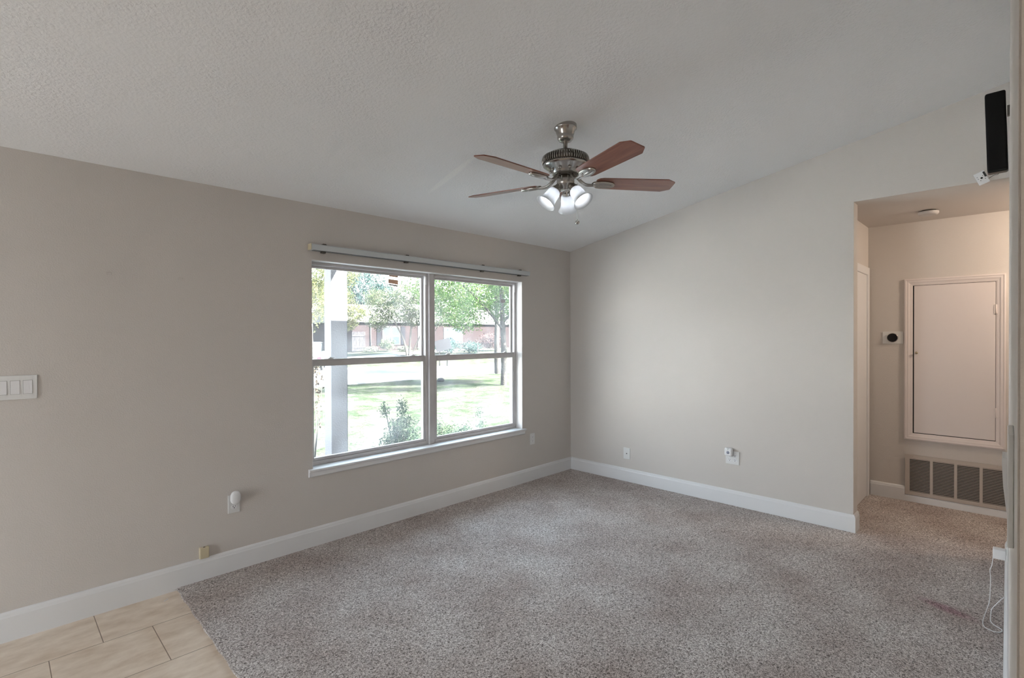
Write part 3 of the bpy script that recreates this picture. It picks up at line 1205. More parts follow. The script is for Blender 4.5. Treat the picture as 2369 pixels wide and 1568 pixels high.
# crooked white device plate on the header beside the speaker
t = thing('device_plate', 'small white plate with black holes hanging askew below the narrow speaker', 'wall plate', (-0.004, -3.406, 2.522), rot('E'))
b = MB()
b.box(-0.028, 0.028, -0.010, 0, -0.042, 0.042, 0.004, 3)
b.build('cover_plate', M['plug'], t)
b = MB()
b.box(0.0165, 0.0272, -0.0108, -0.009, -0.002, 0.034)
b.build('notch', M['dark'], t)
for (x, z, r) in ((0.0, 0.0, 0.0062), (-0.018, 0.014, 0.0020), (-0.017, 0.001, 0.0020), (-0.010, -0.014, 0.0023), (0.015, -0.012, 0.0023), (0.010, 0.012, 0.0020)):
    b = MB()
    b.lathe([(0, -0.0006), (r, -0.0006), (r, 0.001)], 16, Matrix.Translation((x, -0.010, z)) @ Matrix.Rotation(rad(-90), 4, 'X'))
    b.build('hole', M['dark'], t)
ro = Matrix.Rotation(rad(-22), 4, 'Y')
for o in t.children:
    o.matrix_local = ro
b = MB()
b.tube(chaikin([(0.030, -0.006, -0.012), (0.060, -0.010, 0.008), (0.075, -0.016, 0.002), (0.090, -0.016, 0.020), (0.106, -0.016, 0.024), (0.112, -0.016, 0.046)]), 0.0016, 6)
b.build('cable', M['dark'], t, 'thin dark wire')

# ------------------------------------------------------------------ hall furniture
# door casing on the hall's left wall
b = MB()
yh = -2.58
b.box(1.110, 1.178, yh - 0.018, yh, -0.008, 2.12, 0.004)
b.box(0.22, 1.178, yh - 0.0175, yh, 2.05, 2.12, 0.004)
b.box(0.22, 0.288, yh - 0.018, yh, -0.008, 2.12, 0.004)
struct(b.build('trim_4', M['trim']), 'white door casing on the short hall wall')
b = MB()
b.box(0.289, 1.109, yh - 0.006, yh, 0.01, 2.049)
struct(b.build('door_2', M['trim']), 'white door within the short hall wall')

# access door with moulded trim
YD0, YD1, ZD0, ZD1 = -2.853, -3.5125, 0.560, 1.995
b = MB()


def frame_mould(b, y0, y1, z0, z1, wd, x):
    prof = [(0, 0), (0, 0.016), (0.010, 0.019), (0.018, 0.016), (0.030, 0.016), (0.040, 0.011), (0.052, 0.009), (wd, 0.006), (wd, 0)]
    cs = [(y0, z0, 1, 1), (y1, z0, -1, 1), (y1, z1, -1, -1), (y0, z1, 1, -1)]
    rings = []
    for (y, z, sy, sz) in cs:
        sy2 = -1 if y == max(y0, y1) else 1
        sz2 = 1 if z == min(z0, z1) else -1
        rings.append([b.bm.verts.new((x - d, y + sy2 * o, z + sz2 * o)) for (o, d) in prof])
    for i in range(4):
        A, B = rings[i], rings[(i + 1) % 4]
        for k in range(len(prof) - 1):
            b.bm.faces.new((A[k], A[k + 1], B[k + 1], B[k]))
    bmesh.ops.recalc_face_normals(b.bm, faces=b.bm.faces[:])


frame_mould(b, YD0, YD1, ZD0, ZD1, 0.060, XB)
t = struct(b.build('door_1', M['door']), 'small white access door with moulded frame on the hall back wall')
t['category'] = 'access door'
b = MB()
b.box(XB - 0.0015, XB, YD1 + 0.0595, YD0 - 0.0595, ZD0 + 0.0595, ZD1 - 0.0595)
b.build('door_gap', M['dark'], t, 'dark gap around the panel')
b = MB()
b.box(XB - 0.009, XB - 0.0016, -3.4500, -2.9225, 0.6265, 1.9315, 0.0015)
dp = b.build('door_panel', M['door'], t)
b = MB()
b.lathe([(0.006, 0), (0.005, 0.010), (0.010, 0.014), (0.011, 0.020), (0.007, 0.025), (0, 0.026)], 24,
        Matrix.Translation((XB - 0.009, -2.941, 1.337)) @ Matrix.Rotation(rad(-90), 4, 'Y'))
b.build('knob', M['brass'], dp, 'small aged brass knob')
for z in (1.705, 0.855):
    b = MB()
    b.box(XB - 0.0125, XB - 0.008, -3.461, -3.440, z - 0.038, z + 0.038, 0.001)
    b.tube([(XB - 0.0125, -3.4525, z - 0.04), (XB - 0.0125, -3.4525, z + 0.04)], 0.003, 10)
    b.build('hinge', M['door'], dp)

# thermostat
t = thing('thermostat', 'round black thermostat on a white plate on the hall wall', 'thermostat', (XB, -2.7685, 1.472), rot('E'))
b = MB()
b.box(-0.076, 0.076, -0.006, 0, -0.055, 0.055, 0.002)
b.build('back_plate', M['plate'], t)
mr = Matrix.Rotation(rad(90), 4, 'X')
b = MB()
b.lathe([(0.036, 0.006), (0.0415, 0.010), (0.0415, 0.024), (0.040, 0.027), (0.038, 0.0275)], 48, mr)
b.build('ring', M['nickel'], t, 'silver ring')
b = MB()
b.lathe([(0.038, 0.0268), (0.036, 0.0285), (0.02, 0.0305), (0, 0.031)], 48, mr)
b.build('display', M['blackgloss'], t, 'glossy black dial')

# return air grille
t = thing('air_vent', 'beige return air grille low on the hall wall', 'air vent', (XB, -2.861, 0.067), rot('E'))
VW, VH = 0.72, 0.360
cols = [(0.033 + 0.1605 * k, 0.033 + 0.1605 * k + 0.1415) for k in range(4)]
b = MB()
z0, z1 = 0.033, 0.325
b.box(0, VW, -0.007, 0, 0, z0)
b.box(0, VW, -0.007, 0, z1, VH)
xs = [0] + [v for c in cols for v in c] + [VW]
for i in range(0, len(xs), 2):
    b.box(xs[i], xs[i + 1], -0.007, 0, z0, z1)
b.build('frame', M['grille'], t)
for c in cols:
    b = MB()
    n = 23
    for k in range(n):
        z = z0 + (k + 0.5) * (z1 - z0) / n
        b.prism([(-0.0068, z - 0.0005), (-0.0068, z + 0.0040), (0.0045, z - 0.0015), (0.0045, z - 0.0040)], 'x', c[0], c[1])
    b.build('louver_bank', M['grille'], t)
b = MB()  # thin dark sheet painted as the shade inside the duct
b.box(0.02, VW - 0.02, 0.0065, 0.0085, 0.02, VH - 0.02)
b.build('back_shadow_box', M['dark'], t, 'dark duct behind the louvers')
for (x, z) in ((0.055, VH - 0.012), (0.60, VH - 0.012), (0.055, 0.014), (0.60, 0.014)):
    MB().ball((x, -0.007, z), 0.005, 2, (1, 0.4, 1)).build('screw', M['grille'], t)
t.location.x -= 0.0095

# smoke detector
t = thing('smoke_detector', 'round white smoke detector on the hall ceiling', 'smoke detector', (0.755, -3.062, HO))
b = MB()
b.lathe([(0.052, 0), (0.052, -0.004), (0.058, -0.008), (0.066, -0.008), (0.067, -0.012)], 48)
b.build('base', M['nickel_dark'], t, 'dark mounting rim')
b = MB()
b.lathe([(0.067, -0.010), (0.068, -0.022), (0.060, -0.034), (0.05, -0.036), (0, -0.036)], 48)
b.build('cover', M['lightlens'], t)

# ------------------------------------------------------------------ ceiling fan
FX, FY = -2.140, -1.638
FZ = ZC(FY)
t = thing('ceiling_fan', 'five-blade cherry wood ceiling fan with nickel motor and three lights', 'ceiling fan', (FX, FY, FZ))
Z = lambda z: z - FZ
b = MB()
b.lathe([(0.066, Z(2.775)), (0.068, Z(2.742)), (0.066, Z(2.736)), (0.060, Z(2.733)), (0.056, Z(2.715)), (0.050, Z(2.702)), (0.047, Z(2.692)),
         (0.049, Z(2.688)), (0.046, Z(2.676)), (0.036, Z(2.664)), (0.020, Z(2.660)), (0, Z(2.660))], 48)
b.build('canopy', M['nickel'], t)
b = MB()
b.lathe([(0.0135, Z(2.668)), (0.0135, Z(2.618)), (0.017, Z(2.616)), (0.020, Z(2.606)), (0.024, Z(2.598))], 24)
b.build('downrod', M['nickel'], t)
# motor housing
b = MB()
b.lathe([(0, Z(2.604)), (0.030, Z(2.603)), (0.070, Z(2.598)), (0.102, Z(2.588)), (0.124, Z(2.574)), (0.128, Z(2.571))], 64)
mh = b.build('motor_housing', M['nickel'], t)
b = MB()
b.lathe([(0.127, Z(2.572)), (0.131, Z(2.566)), (0.1345, Z(2.556)), (0.136, Z(2.545)), (0.1345, Z(2.534)), (0.130, Z(2.5265))], 64)
vr = b.build('vent_ring', M['nickel_dark'], mh, 'dark slotted vent ring')
b = MB()
for i in range(60):
    a = 2 * PI * i / 60
    c, s_ = math.cos(a), math.sin(a)
    pr = [(0.128, 2.5712), (0.1335, 2.567), (0.1385, 2.557), (0.1403, 2.545), (0.1385, 2.533), (0.1325, 2.5265)]
    b.tube([(r * c, r * s_, Z(z)) for r, z in pr], 0.0030, 6)
b.build('vent_ribs', M['nickel'], mh)
b = MB()
b.lathe([(0.128, Z(2.5275)), (0.133, Z(2.524)), (0.134, Z(2.516)), (0.122, Z(2.507)), (0.108, Z(2.498)), (0.094, Z(2.490)), (0.082, Z(2.478)), (0.078, Z(2.470)), (0.074, Z(2.466)), (0, Z(2.466))], 64)
b.build('lower_bowl', M['nickel'], mh)
for i in range(10):
    a = 2 * PI * (i + 0.5) / 10
    MB().ball((0.090 * math.cos(a), 0.090 * math.sin(a), Z(2.483)), 0.011, 2, (1, 1, 0.7)).build('boss', M['nickel'], mh)
b = MB()
b.lathe([(0.074, Z(2.467)), (0.072, Z(2.458)), (0.045, Z(2.455)), (0, Z(2.455))], 48)
b.build('flywheel', M['nickel_dark'], t, 'dark flywheel under the motor')
b = MB()
b.lathe([(0.045, Z(2.456)), (0.047, Z(2.450)), (0.053, Z(2.447)), (0.053, Z(2.406)), (0.050, Z(2.402)), (0.046, Z(2.396)), (0.042, Z(2.391)), (0.036, Z(2.386)), (0.030, Z(2.376)), (0.018, Z(2.370)), (0, Z(2.369))], 48)
hub = b.build('switch_housing', M['nickel'], t)

ANG0 = 105.6
ZB = 2.420
for k in range(5):
    a = rad(ANG0 + 72 * k)
    pitch = Matrix.Rotation(rad(-12), 4, 'X')
    base = Matrix.Rotation(a, 4, 'Z')
    # blade
    b = MB()
    out = [(0.185, -0.040), (0.200, -0.056), (0.225, -0.0615), (0.62, -0.0725), (0.668, -0.046), (0.673, -0.040),
           (0.673, 0.040), (0.668, 0.046), (0.62, 0.0725), (0.225, 0.0615), (0.200, 0.056), (0.185, 0.040), (0.180, 0.0)]
    b.prism(out, 'z', -0.003, 0.003, 0.0008)
    bl = b.build('blade', M['wood'], t)
    bl.matrix_local = base @ Matrix.Translation((0, 0, Z(ZB))) @ pitch
    # bracket: arm from the flywheel, then an oval medallion under the blade
    b = MB()
    arm = chaikin([(0.050, 0, Z(2.459)), (0.072, 0, Z(2.452)), (0.095, 0, Z(2.425)), (0.125, 0, Z(2.406)), (0.165, 0, Z(2.406)), (0.205, 0, Z(2.410))])
    n = len(arm)
    b.tube([p + Vector((0, 0.010, 0)) for p in arm], [0.0075 - 0.002 * i / n for i in range(n)], 10)
    b.tube([p + Vector((0, -0.010, 0)) for p in arm], [0.0075 - 0.002 * i / n for i in range(n)], 10)
    br = b.build('blade_bracket', M['nickel'], t)
    br.matrix_local = base
    b = MB()
    ring = [(0.232 + 0.062 * math.cos(2 * PI * i / 40), 0.026 * math.sin(2 * PI * i / 40), -0.0075) for i in range(40)]
    b.tube(ring, 0.0105, 10, closed=True)
    b.ball((0.232, 0, -0.0070), 1, 3, (0.058, 0.022, 0.0075))
    b.ball((0.232, 0, -0.0110), 1, 3, (0.048, 0.008, 0.0085))
    md = b.build('medallion', M['nickel'], br, 'oval nickel blade plate')
    md.matrix_local = Matrix.Translation((0, 0, Z(ZB))) @ pitch

# light kit: three bell shades tilted outwards
for az in (31, 153, 272):
    a = rad(az)
    dirv = Vector((math.cos(a) * math.cos(rad(52)), math.sin(a) * math.cos(rad(52)), -math.sin(rad(52))))
    p0 = Vector((math.cos(a) * 0.043, math.sin(a) * 0.043, Z(2.392)))
    mt = Matrix.Translation(p0) @ (-dirv).to_track_quat('Z', 'Y').to_matrix().to_4x4()
    # local -z points along dirv
    b = MB()
    b.lathe([(0, 0.006), (0.018, 0.004), (0.022, -0.006), (0.021, -0.014), (0.026, -0.018), (0.029, -0.024), (0.0285, -0.036), (0.030, -0.040), (0.024, -0.042), (0, -0.042)], 32, mt)
    b.build('lamp_socket', M['nickel'], t)
    b = MB()
    prof = [(0.0275, -0.034), (0.033, -0.040), (0.0385, -0.052), (0.0405, -0.070), (0.0415, -0.090), (0.0445, -0.108), (0.052, -0.126), (0.0625, -0.140),
            (0.0610, -0.141), (0.0500, -0.127), (0.0420, -0.108), (0.0390, -0.090), (0.0380, -0.070), (0.0360, -0.053), (0.0310, -0.042), (0.026, -0.036)]
    b.lathe(prof, 48, mt)
    sh = b.build('lamp_shade', M['shade'], t, 'frosted white bell glass shade')
    b = MB()
    b.lathe([(0, -0.040), (0.013, -0.042), (0.014, -0.058), (0.022, -0.072), (0.028, -0.086), (0.029, -0.098), (0.024, -0.111), (0.013, -0.119), (0, -0.121)], 32, mt)
    b.build('bulb', M['bulb'], sh, 'lit white bulb')
# pull chains
Rv = Vector((R_[0], R_[1], 0)).normalized()
Fv = Vector((F_[0], F_[1], 0)).normalized()
pc = Rv * 0.068 - Fv * 0.02
b = MB()
b.tube([Rv * 0.050 + Vector((0, 0, Z(2.412))), pc + Vector((0, 0, Z(2.408))), pc + Vector((0, 0, Z(2.185)))], 0.0012, 6)
ch = b.build('pull_chain', M['nickel'], t)
b = MB()
b.ball(pc + Vector((0, 0, Z(2.174))), 0.0135, 3)
b.tube([pc + Vector((0, 0, Z(2.187))), pc + Vector((0, 0, Z(2.193)))], 0.004, 10)
b.build('chain_ball', M['nickel'], ch)
pc2 = -Fv * 0.058
b = MB()
b.tube([-Fv * 0.045 + Vector((0, 0, Z(2.40))), pc2 + Vector((0, 0, Z(2.392))), pc2 + Vector((0, 0, Z(2.318)))], 0.0012, 6)
b.build('pull_chain', M['nickel'], t)

# ------------------------------------------------------------------ outdoors
def zg(x, y):
    s = (x + y) / 1.414
    k = min(1.0, max(0.0, (s - 27) / 8.0))
    return -0.30 + 0.62 * k


me = bpy.data.meshes.new('lawn')
NX, NY = 90, 60
xs_ = np.linspace(-40, 95, NX)
ys_ = np.linspace(-40, 95, NY)
vv = []
for y in ys_:
    for x in xs_:
        vv.append((x, y, zg(x, y) if y > 0.3 else -0.36))
ff = [(j * NX + i, j * NX + i + 1, (j + 1) * NX + i + 1, (j + 1) * NX + i) for j in range(NY - 1) for i in range(NX - 1)]
me.from_pydata(vv, [], ff)
lawn = link('lawn', me, M['lawn'])
struct(lawn, 'patchy sunlit front lawn outside the window')


def ground_strip(name, label, pts0, pts1, m, lift):
    """strip of ground between two polylines with the same number of points"""
    me = bpy.data.meshes.new(name)
    n = 24
    def interp(ps, f):
        s = f * (len(ps) - 1)
        i = min(int(s), len(ps) - 2)
        a, c = Vector(ps[i]), Vector(ps[i + 1])
        return a.lerp(c, s - i)
    v, f = [], []
    K = 8
    for j in range(n + 1):
        a, c = interp(pts0, j / n), interp(pts1, j / n)
        for k in range(K + 1):
            p = a.lerp(c, k / K)
            v.append((p.x, p.y, zg(p.x, p.y) + lift))
    for j in range(n):
        for k in range(K):
            f.append((j * (K + 1) + k, j * (K + 1) + k + 1, (j + 1) * (K + 1) + k + 1, (j + 1) * (K + 1) + k))
    me.from_pydata(v, [], f)
    o = link(name, me, m)
    mod = o.modifiers.new('thick', 'SOLIDIFY')
    mod.thickness = 0.03
    return struct(o, label)


ground_strip('road', 'pale concrete street across the front lawn', [(-20, 13.2), (0, 13.8), (12, 14.0), (40, 15.2)], [(-20, 26), (4, 25.5), (11, 22.5), (14, 20.0), (24, 20.2), (40, 21.0)], M['conc'], 0.010)
ground_strip('sidewalk', 'pale concrete walk before the brick house', [(4, 29.5), (14, 28.6), (25, 27.6), (45, 26.8)], [(4, 31.0), (14, 30.2), (25, 29.2), (45, 28.4)], M['conc'], 0.014)

ground_strip('driveway', 'pale concrete driveway in front of the garage wing', [(-8.0, 0.6), (-8.0, 13.3)], [(-3.4, 0.6), (0.2, 13.3)], mat('clean_concrete', (0.55, 0.55, 0.54), 0.85), 0.03)  # unseen bright slab added to bounce sun up through the window
b = MB()  # unseen white wall added to bounce sunlight through the window
b.box(-14.0, -8.0, 0.2, 8.0, -0.36, 2.7)
struct(b.build('wall_garage', mat('white_siding', (0.50, 0.50, 0.50), 0.7)), 'white garage wing beyond the left side of the front yard')

# porch post, porch roof and eave
t = thing('porch_post', 'square white stucco porch post outside the left window unit', 'porch post', (-1.75, 2.085, -0.3))
b = MB()
b.box(-0.098, 0.098, -0.085, 0.085, 0.0, 2.98, 0.006)
b.build('shaft', M['stucco'], t)
b = MB()
b.box(0.098, 0.106, -0.078, 0.060, 0.0, 2.98, 0.002)
b.build('edge_trim', M['whitepaint'], t)
b = MB()
b.box(-3.6, -1.54, 0.16, 2.35, 2.69, 2.80)
struct(b.build('roof_porch', M['soffit']), 'porch roof over the post outside')
b = MB()
b.box(-8.16, -3.6, 0.16, 0.6, 2.695, 2.82)
b.box(-1.54, 6.0, 0.16, 1.0, 2.695, 2.82)
b.box(-8.16, 6.0, 0.162, 0.20, 2.35, 2.70)
struct(b.build('roof_eave', M['soffit']), 'eave of the house above the window')
b = MB()  # unseen slab added to keep sun out of the rear opening
b.box(-8.6, 0.4, -11.2, -8.62, 2.62, 2.76)
struct(b.build('roof_patio', M['soffit']), 'patio roof behind the house')
ground_strip('patio', 'pale concrete patio on the west side of the house', [(-18, -8.0), (-18, 0.1)], [(-8.2, -8.0), (-8.2, 0.1)], mat('patio_concrete', (0.20, 0.20, 0.198), 0.85), 0.09)  # unseen pale ground added to bounce light onto the ceiling

rng = np.random.default_rng(7)


def leaf_mesh(name, blobs, n, size, m, parent, seed, shell=0.55, flat=0.0):
    """n leaf blades scattered in a set of ellipsoids (cx,cy,cz,rx,ry,rz)"""
    g = np.random.default_rng(seed)
    vol = np.array([bb[3] * bb[4] * bb[5] for bb in blobs]) ** 0.7
    pick = g.choice(len(blobs), n, p=vol / vol.sum())
    d = g.normal(size=(n, 3))
    d /= np.linalg.norm(d, axis=1)[:, None]
    r = shell + (1 - shell) * g.random(n) ** 0.7
    r *= 0.86 + 0.22 * np.sin(d[:, 0] * 7 + pick) * np.cos(d[:, 2] * 6)
    B = np.array(blobs)[pick]
    c = B[:, :3] + d * r[:, None] * B[:, 3:]
    u = g.normal(size=(n, 3))
    u /= np.linalg.norm(u, axis=1)[:, None]
    w_ = np.cross(u, g.normal(size=(n, 3)))
    w_ /= np.linalg.norm(w_, axis=1)[:, None]
    s = size * (0.6 + 0.8 * g.random(n))[:, None]
    a, e = u * s, w_ * s * 0.45
    v = np.stack([c - a, c + e * 0.9 - a * 0.1, c + a, c - e * 0.9 - a * 0.1], 1).reshape(-1, 3)
    me = bpy.data.meshes.new(name)
    idx = np.arange(4 * n).reshape(-1, 4)
    me.from_pydata(v.tolist(), [], idx.tolist())
    return link(name, me, m, parent)


def trunk_mesh(paths, parent, m, name='trunk'):
    b = MB()
    for pth, r0, r1 in paths:
        p = chaikin(pth, 2)
        n = len(p)
        b.tube(p, [r0 + (r1 - r0) * i / (n - 1) for i in range(n)], 10)
    return b.build(name, m, parent)


def tree(label, loc, trunks, blobs, n, size, m, seed, group=None, bark='bark', name='tree', cat='tree', shell=0.4):
    t = thing(name, label, cat, loc, 0, group)
    trunk_mesh(trunks, t, M[bark])
    leaf_mesh('foliage', blobs, n, size, m, t, seed, shell)
    return t


def gz(x, y):
    return (x, y, zg(x, y))


# big shade tree at right with low canopy
tree('big leafy tree with mottled trunk, in front at the right of the window view', gz(8.53, 9.75),
     [([(0, 0, -0.1), (0.03, 0, 1.2), (-0.02, 0.05, 2.6), (0.1, 0.2, 4.2)], 0.125, 0.07), ([(0, 0, 2.0), (-0.7, 0.3, 2.9), (-1.4, 0.6, 3.6)], 0.05, 0.02),
      ([(0, 0, 2.3), (0.6, -0.4, 3.1), (1.2, -0.7, 3.8)], 0.05, 0.02)],
     [(-0.8, 0.9, 3.6, 1.9, 1.7, 1.3), (0.7, -0.3, 3.8, 1.6, 1.5, 1.3), (1.2, -2.6, 4.4, 1.5, 1.4, 0.9), (-0.6, -2.9, 4.3, 1.2, 1.1, 0.8), (-1.8, -2.2, 4.6, 1.5, 1.2, 0.8), (2.2, -1.8, 4.7, 1.5, 1.2, 0.8), (-3.0, -1.2, 4.8, 1.2, 1.0, 0.7), (0.2, 0.3, 2.75, 0.8, 0.8, 0.6),  # outer clumps added past the view to cast shade on the lawn
      (-1.0, 1.0, 2.35, 0.9, 0.8, 0.55), (-1.6, 0.8, 4.6, 1.8, 1.8, 1.0), (1.6, -1.2, 4.6, 1.6, 1.6, 1.1)],
     42000, 0.042, M['leaf_green'], 11, 'trees in the front yard')
tree('grey-trunked tree just behind the mottled one, at the right of the view', gz(12.3, 14.0),
     [([(0, 0, -0.1), (-0.05, 0, 1.5), (0.05, 0.05, 3.0), (0, 0.2, 5.0)], 0.15, 0.09), ([(0, 0, 2.6), (-1.0, 0.6, 3.8), (-2, 1.2, 4.6)], 0.06, 0.02)],
     [(-2.0, 1.6, 4.2, 2.2, 2.0, 1.5), (0, 0, 5.0, 2.4, 2.2, 1.6), (-1.5, 1.2, 2.9, 1.2, 1.2, 0.7)],
     16000, 0.06, M['leaf_green'], 12, 'trees in the front yard')
tree('pale flowering tree with many slim trunks before the brick house', gz(16.56, 27.6),
     [([(-0.1, 0.1, -0.1), (-0.3, 0.2, 1.2), (-0.9, 0.6, 2.6)], 0.10, 0.04), ([(0, 0, -0.1), (0.05, 0, 1.3), (0.2, -0.1, 2.9)], 0.11, 0.04), ([(0.1, -0.1, -0.1), (0.5, -0.3, 1.2), (1.2, -0.9, 2.7)], 0.09, 0.03),
      ([(0.4, -0.5, -0.1), (0.9, -0.9, 0.8), (1.5, -1.4, 2.2)], 0.06, 0.03)],
     [(-0.6, 0.4, 3.3, 1.5, 1.4, 1.1), (0.7, -0.5, 3.6, 1.6, 1.5, 1.3), (-1.6, 1.4, 2.6, 1.2, 1.2, 0.8), (0.0, 0.0, 4.5, 1.5, 1.5, 1.0), (1.6, -1.5, 2.9, 1.0, 1.0, 0.9), (-1.6, 1.5, 4.0, 1.3, 1.3, 1.1), (1.4, -1.2, 4.3, 1.3, 1.3, 1.0), (0.2, -0.2, 2.6, 0.9, 0.9, 0.6)],
     20000, 0.065, M['leaf_pale'], 13, 'trees in the front yard', 'palebark')
tree('yellow-green tree right behind the porch post', gz(6.75, 19.6),
     [([(0, 0, -0.1), (0.05, 0, 1.5), (0, 0.1, 3.6)], 0.13, 0.07), ([(0, 0, 2.0), (0.5, -0.3, 2.8), (1.0, -0.7, 3.2)], 0.05, 0.02)],
     [(0.0, 0.0, 3.7, 1.2, 1.2, 1.2), (0.3, -0.2, 4.9, 1.1, 1.1, 1.0), (0.8, -0.8, 2.9, 0.7, 0.7, 0.55), (0.6, -0.5, 2.35, 0.5, 0.5, 0.35), (-0.9, 0.8, 4.0, 1.1, 1.1, 1.0)],
     16000, 0.05, M['leaf_yellow'], 14, 'trees in the front yard')
tree('slim young tree left of the porch post', gz(2.5, 12.2),
     [([(0, 0, -0.1), (0.03, 0, 1.3), (-0.05, 0.05, 2.9)], 0.035, 0.02)],
     [(-0.1, 0.05, 2.9, 0.75, 0.75, 1.0), (0.0, 0.0, 3.8, 0.7, 0.7, 0.8), (-0.5, 0.3, 2.2, 0.45, 0.45, 0.4)],
     7000, 0.036, M['leaf_yellow'], 15, 'trees in the front yard')
far = [((28.0, 55.0), 'tall blue-green tree rising behind the brick house roof', [(0, 0, 7.0, 3.4, 3.2, 3.6), (-2.2, 1.5, 5.5, 2.4, 2.2, 2.4), (2.6, -1.5, 6.0, 2.4, 2.2, 2.6)], 'leaf_blue', 21),
       ((46.0, 48.0), 'dark green tree far behind the right window unit', [(0, 0, 6.0, 4.5, 4.0, 4.0), (-4.0, 2.5, 5.0, 3.0, 3.0, 3.0)], 'leaf_green', 22),
       ((9.0, 52.0), 'tall green tree far off at the left of the window view', [(0, 0, 6.5, 3.0, 3.0, 4.0), (-2.5, 1, 5.0, 2.4, 2.4, 2.6)], 'leaf_yellow', 23),
       ((46.0, 30.0), 'broad green tree at the far right of the street', [(0, 0, 5.5, 4.0, 4.0, 3.6), (3, -2, 4.5, 3.0, 3.0, 2.8)], 'leaf_green', 24)]
for (xy, lab, bl, mm, sd_) in far:
    tree(lab, gz(*xy), [([(0, 0, -0.1), (0.1, 0, 3), (0, 0.1, 6)], 0.3, 0.12)], bl, 16000, 0.13, M[mm], sd_, 'trees behind the houses')


def shrub(label, x, y, blobs, n, size, mm, seed, stems=5, name='shrub', group=None, h=0.8):
    t = thing(name, label, 'shrub', gz(x, y), 0, group)
    g = random.Random(seed)
    paths = []
    for i in range(stems):
        bb = g.choice(blobs)
        paths.append(([(g.uniform(-.05, .05), g.uniform(-.05, .05), -0.05), (bb[0] * 0.4, bb[1] * 0.4, bb[2] * 0.5), (bb[0] + g.uniform(-.3, .3) * bb[3], bb[1] + g.uniform(-.3, .3) * bb[4], bb[2] + bb[5] * 0.7)], 0.008, 0.003))
    trunk_mesh(paths, t, M['bark'], 'stem')
    leaf_mesh('foliage', blobs, n, size, M[mm], t, seed, 0.15)
    return t


shrub('leafy green shrub below the sill outside the left window unit', -0.96, 2.02,
      [(0, 0, 0.55, 0.22, 0.2, 0.3), (-0.13, 0.1, 0.86, 0.09, 0.09, 0.12), (0.05, -0.03, 0.88, 0.10, 0.1, 0.16), (0.13, -0.06, 0.62, 0.18, 0.18, 0.22), (0.20, -0.08, 0.45, 0.2, 0.2, 0.24), (-0.1, 0.05, 0.35, 0.25, 0.2, 0.25)],
      6000, 0.014, 'leaf_bush', 31, 9)
shrub('small sparse shrub outside the middle of the right window unit', -0.10, 1.38,
      [(0, 0, 0.62, 0.10, 0.1, 0.14), (-0.03, 0.03, 0.80, 0.06, 0.06, 0.10), (0.04, -0.03, 0.45, 0.14, 0.12, 0.18)], 1100, 0.013, 'leaf_bush', 32, 5)
shrub('low green shrub outside the mullion side of the right window unit', -0.33, 1.72,
      [(0, 0, 0.48, 0.20, 0.16, 0.22), (0.16, -0.12, 0.50, 0.16, 0.14, 0.18), (-0.13, 0.10, 0.50, 0.16, 0.14, 0.26)], 3000, 0.013, 'leaf_bush', 33, 7)

# dry plant at the left edge
t = thing('dry_plant', 'tall dry brown plant stalks left of the porch post', 'plant', gz(-1.42, 3.5))
paths = []
g = random.Random(3)
for i in range(9):
    x, y = g.uniform(-0.22, 0.16), g.uniform(-0.2, 0.2)
    paths.append(([(x * .4, y * .4, -0.05), (x * .7, y, 0.6), (x + g.uniform(-.12, .12), y, g.uniform(1.0, 1.45))], 0.006, 0.003))
trunk_mesh(paths, t, M['palebark'], 'stalk')
leaf_mesh('dry_leaves', [(0.08, 0, 1.2, 0.12, 0.12, 0.25), (-0.1, 0, 0.8, 0.15, 0.12, 0.4), (0.1, 0, 0.7, 0.1, 0.1, 0.3)], 260, 0.03, M['dryleaf'], t, 5, 0.1)

# brick house across the street
HY = 33.2
hz = zg(17, HY)
t = thing('brick_house', 'single-storey brick house across the street', 'house', (17.0, HY, hz))
b = MB()
b.box(-1.9, 17.0, 0, 7, -0.1, 2.35)
b.build('brick_wall', M['brick'], t)
b = MB()
b.prism([(-0.12, 2.30), (-0.12, 2.44), (3.5, 3.9), (7.7, 2.44), (7.7, 2.30)], 'x', -2.6, 17.6)
b.build('roof', M['shingle'], t)
b = MB()
b.box(-2.6, 17.6, -0.20, -0.12, 2.28, 2.42)
b.build('gutter', M['whitepaint'], t)
b = MB()
b.tube([(-0.35, -0.06, 0.0), (-0.35, -0.06, 2.3)], 0.05, 8)
b.build('downspout', M['whitepaint'], t)
wn_ = MB().box(0.72, 2.42, -0.05, 0.02, 0.45, 1.98, 0.01).build('house_window', M['whitepaint'], t)
MB().box(0.80, 1.54, -0.06, -0.045, 1.22, 1.90).build('blind', M['blind'], wn_, 'pale drawn blind')
MB().box(1.62, 2.34, -0.06, -0.045, 1.22, 1.90).build('blind', M['blind'], wn_, 'pale drawn blind')
MB().box(0.80, 1.54, -0.06, -0.045, 0.52, 1.14).build('pane', M['darkglass'], wn_)
MB().box(1.62, 2.34, -0.06, -0.045, 0.52, 1.14).build('pane', M['darkglass'], wn_)
for x in (0.22, 2.50):
    MB().box(x, x + 0.42, -0.05, 0.0, 0.45, 1.98, 0.01).build('shutter', M['shutter'], t)
MB().box(4.2, 5.2, -0.04, 0.02, 0.0, 2.05, 0.01).build('front_door', M['whitepaint'], t)
b = MB()
b.box(7.0, 9.2, -0.05, 0.02, 0.5, 1.95, 0.01)
w2 = b.build('house_window', M['whitepaint'], t)
MB().box(7.1, 9.1, -0.06, -0.045, 0.6, 1.85).build('pane', M['darkglass'], w2)
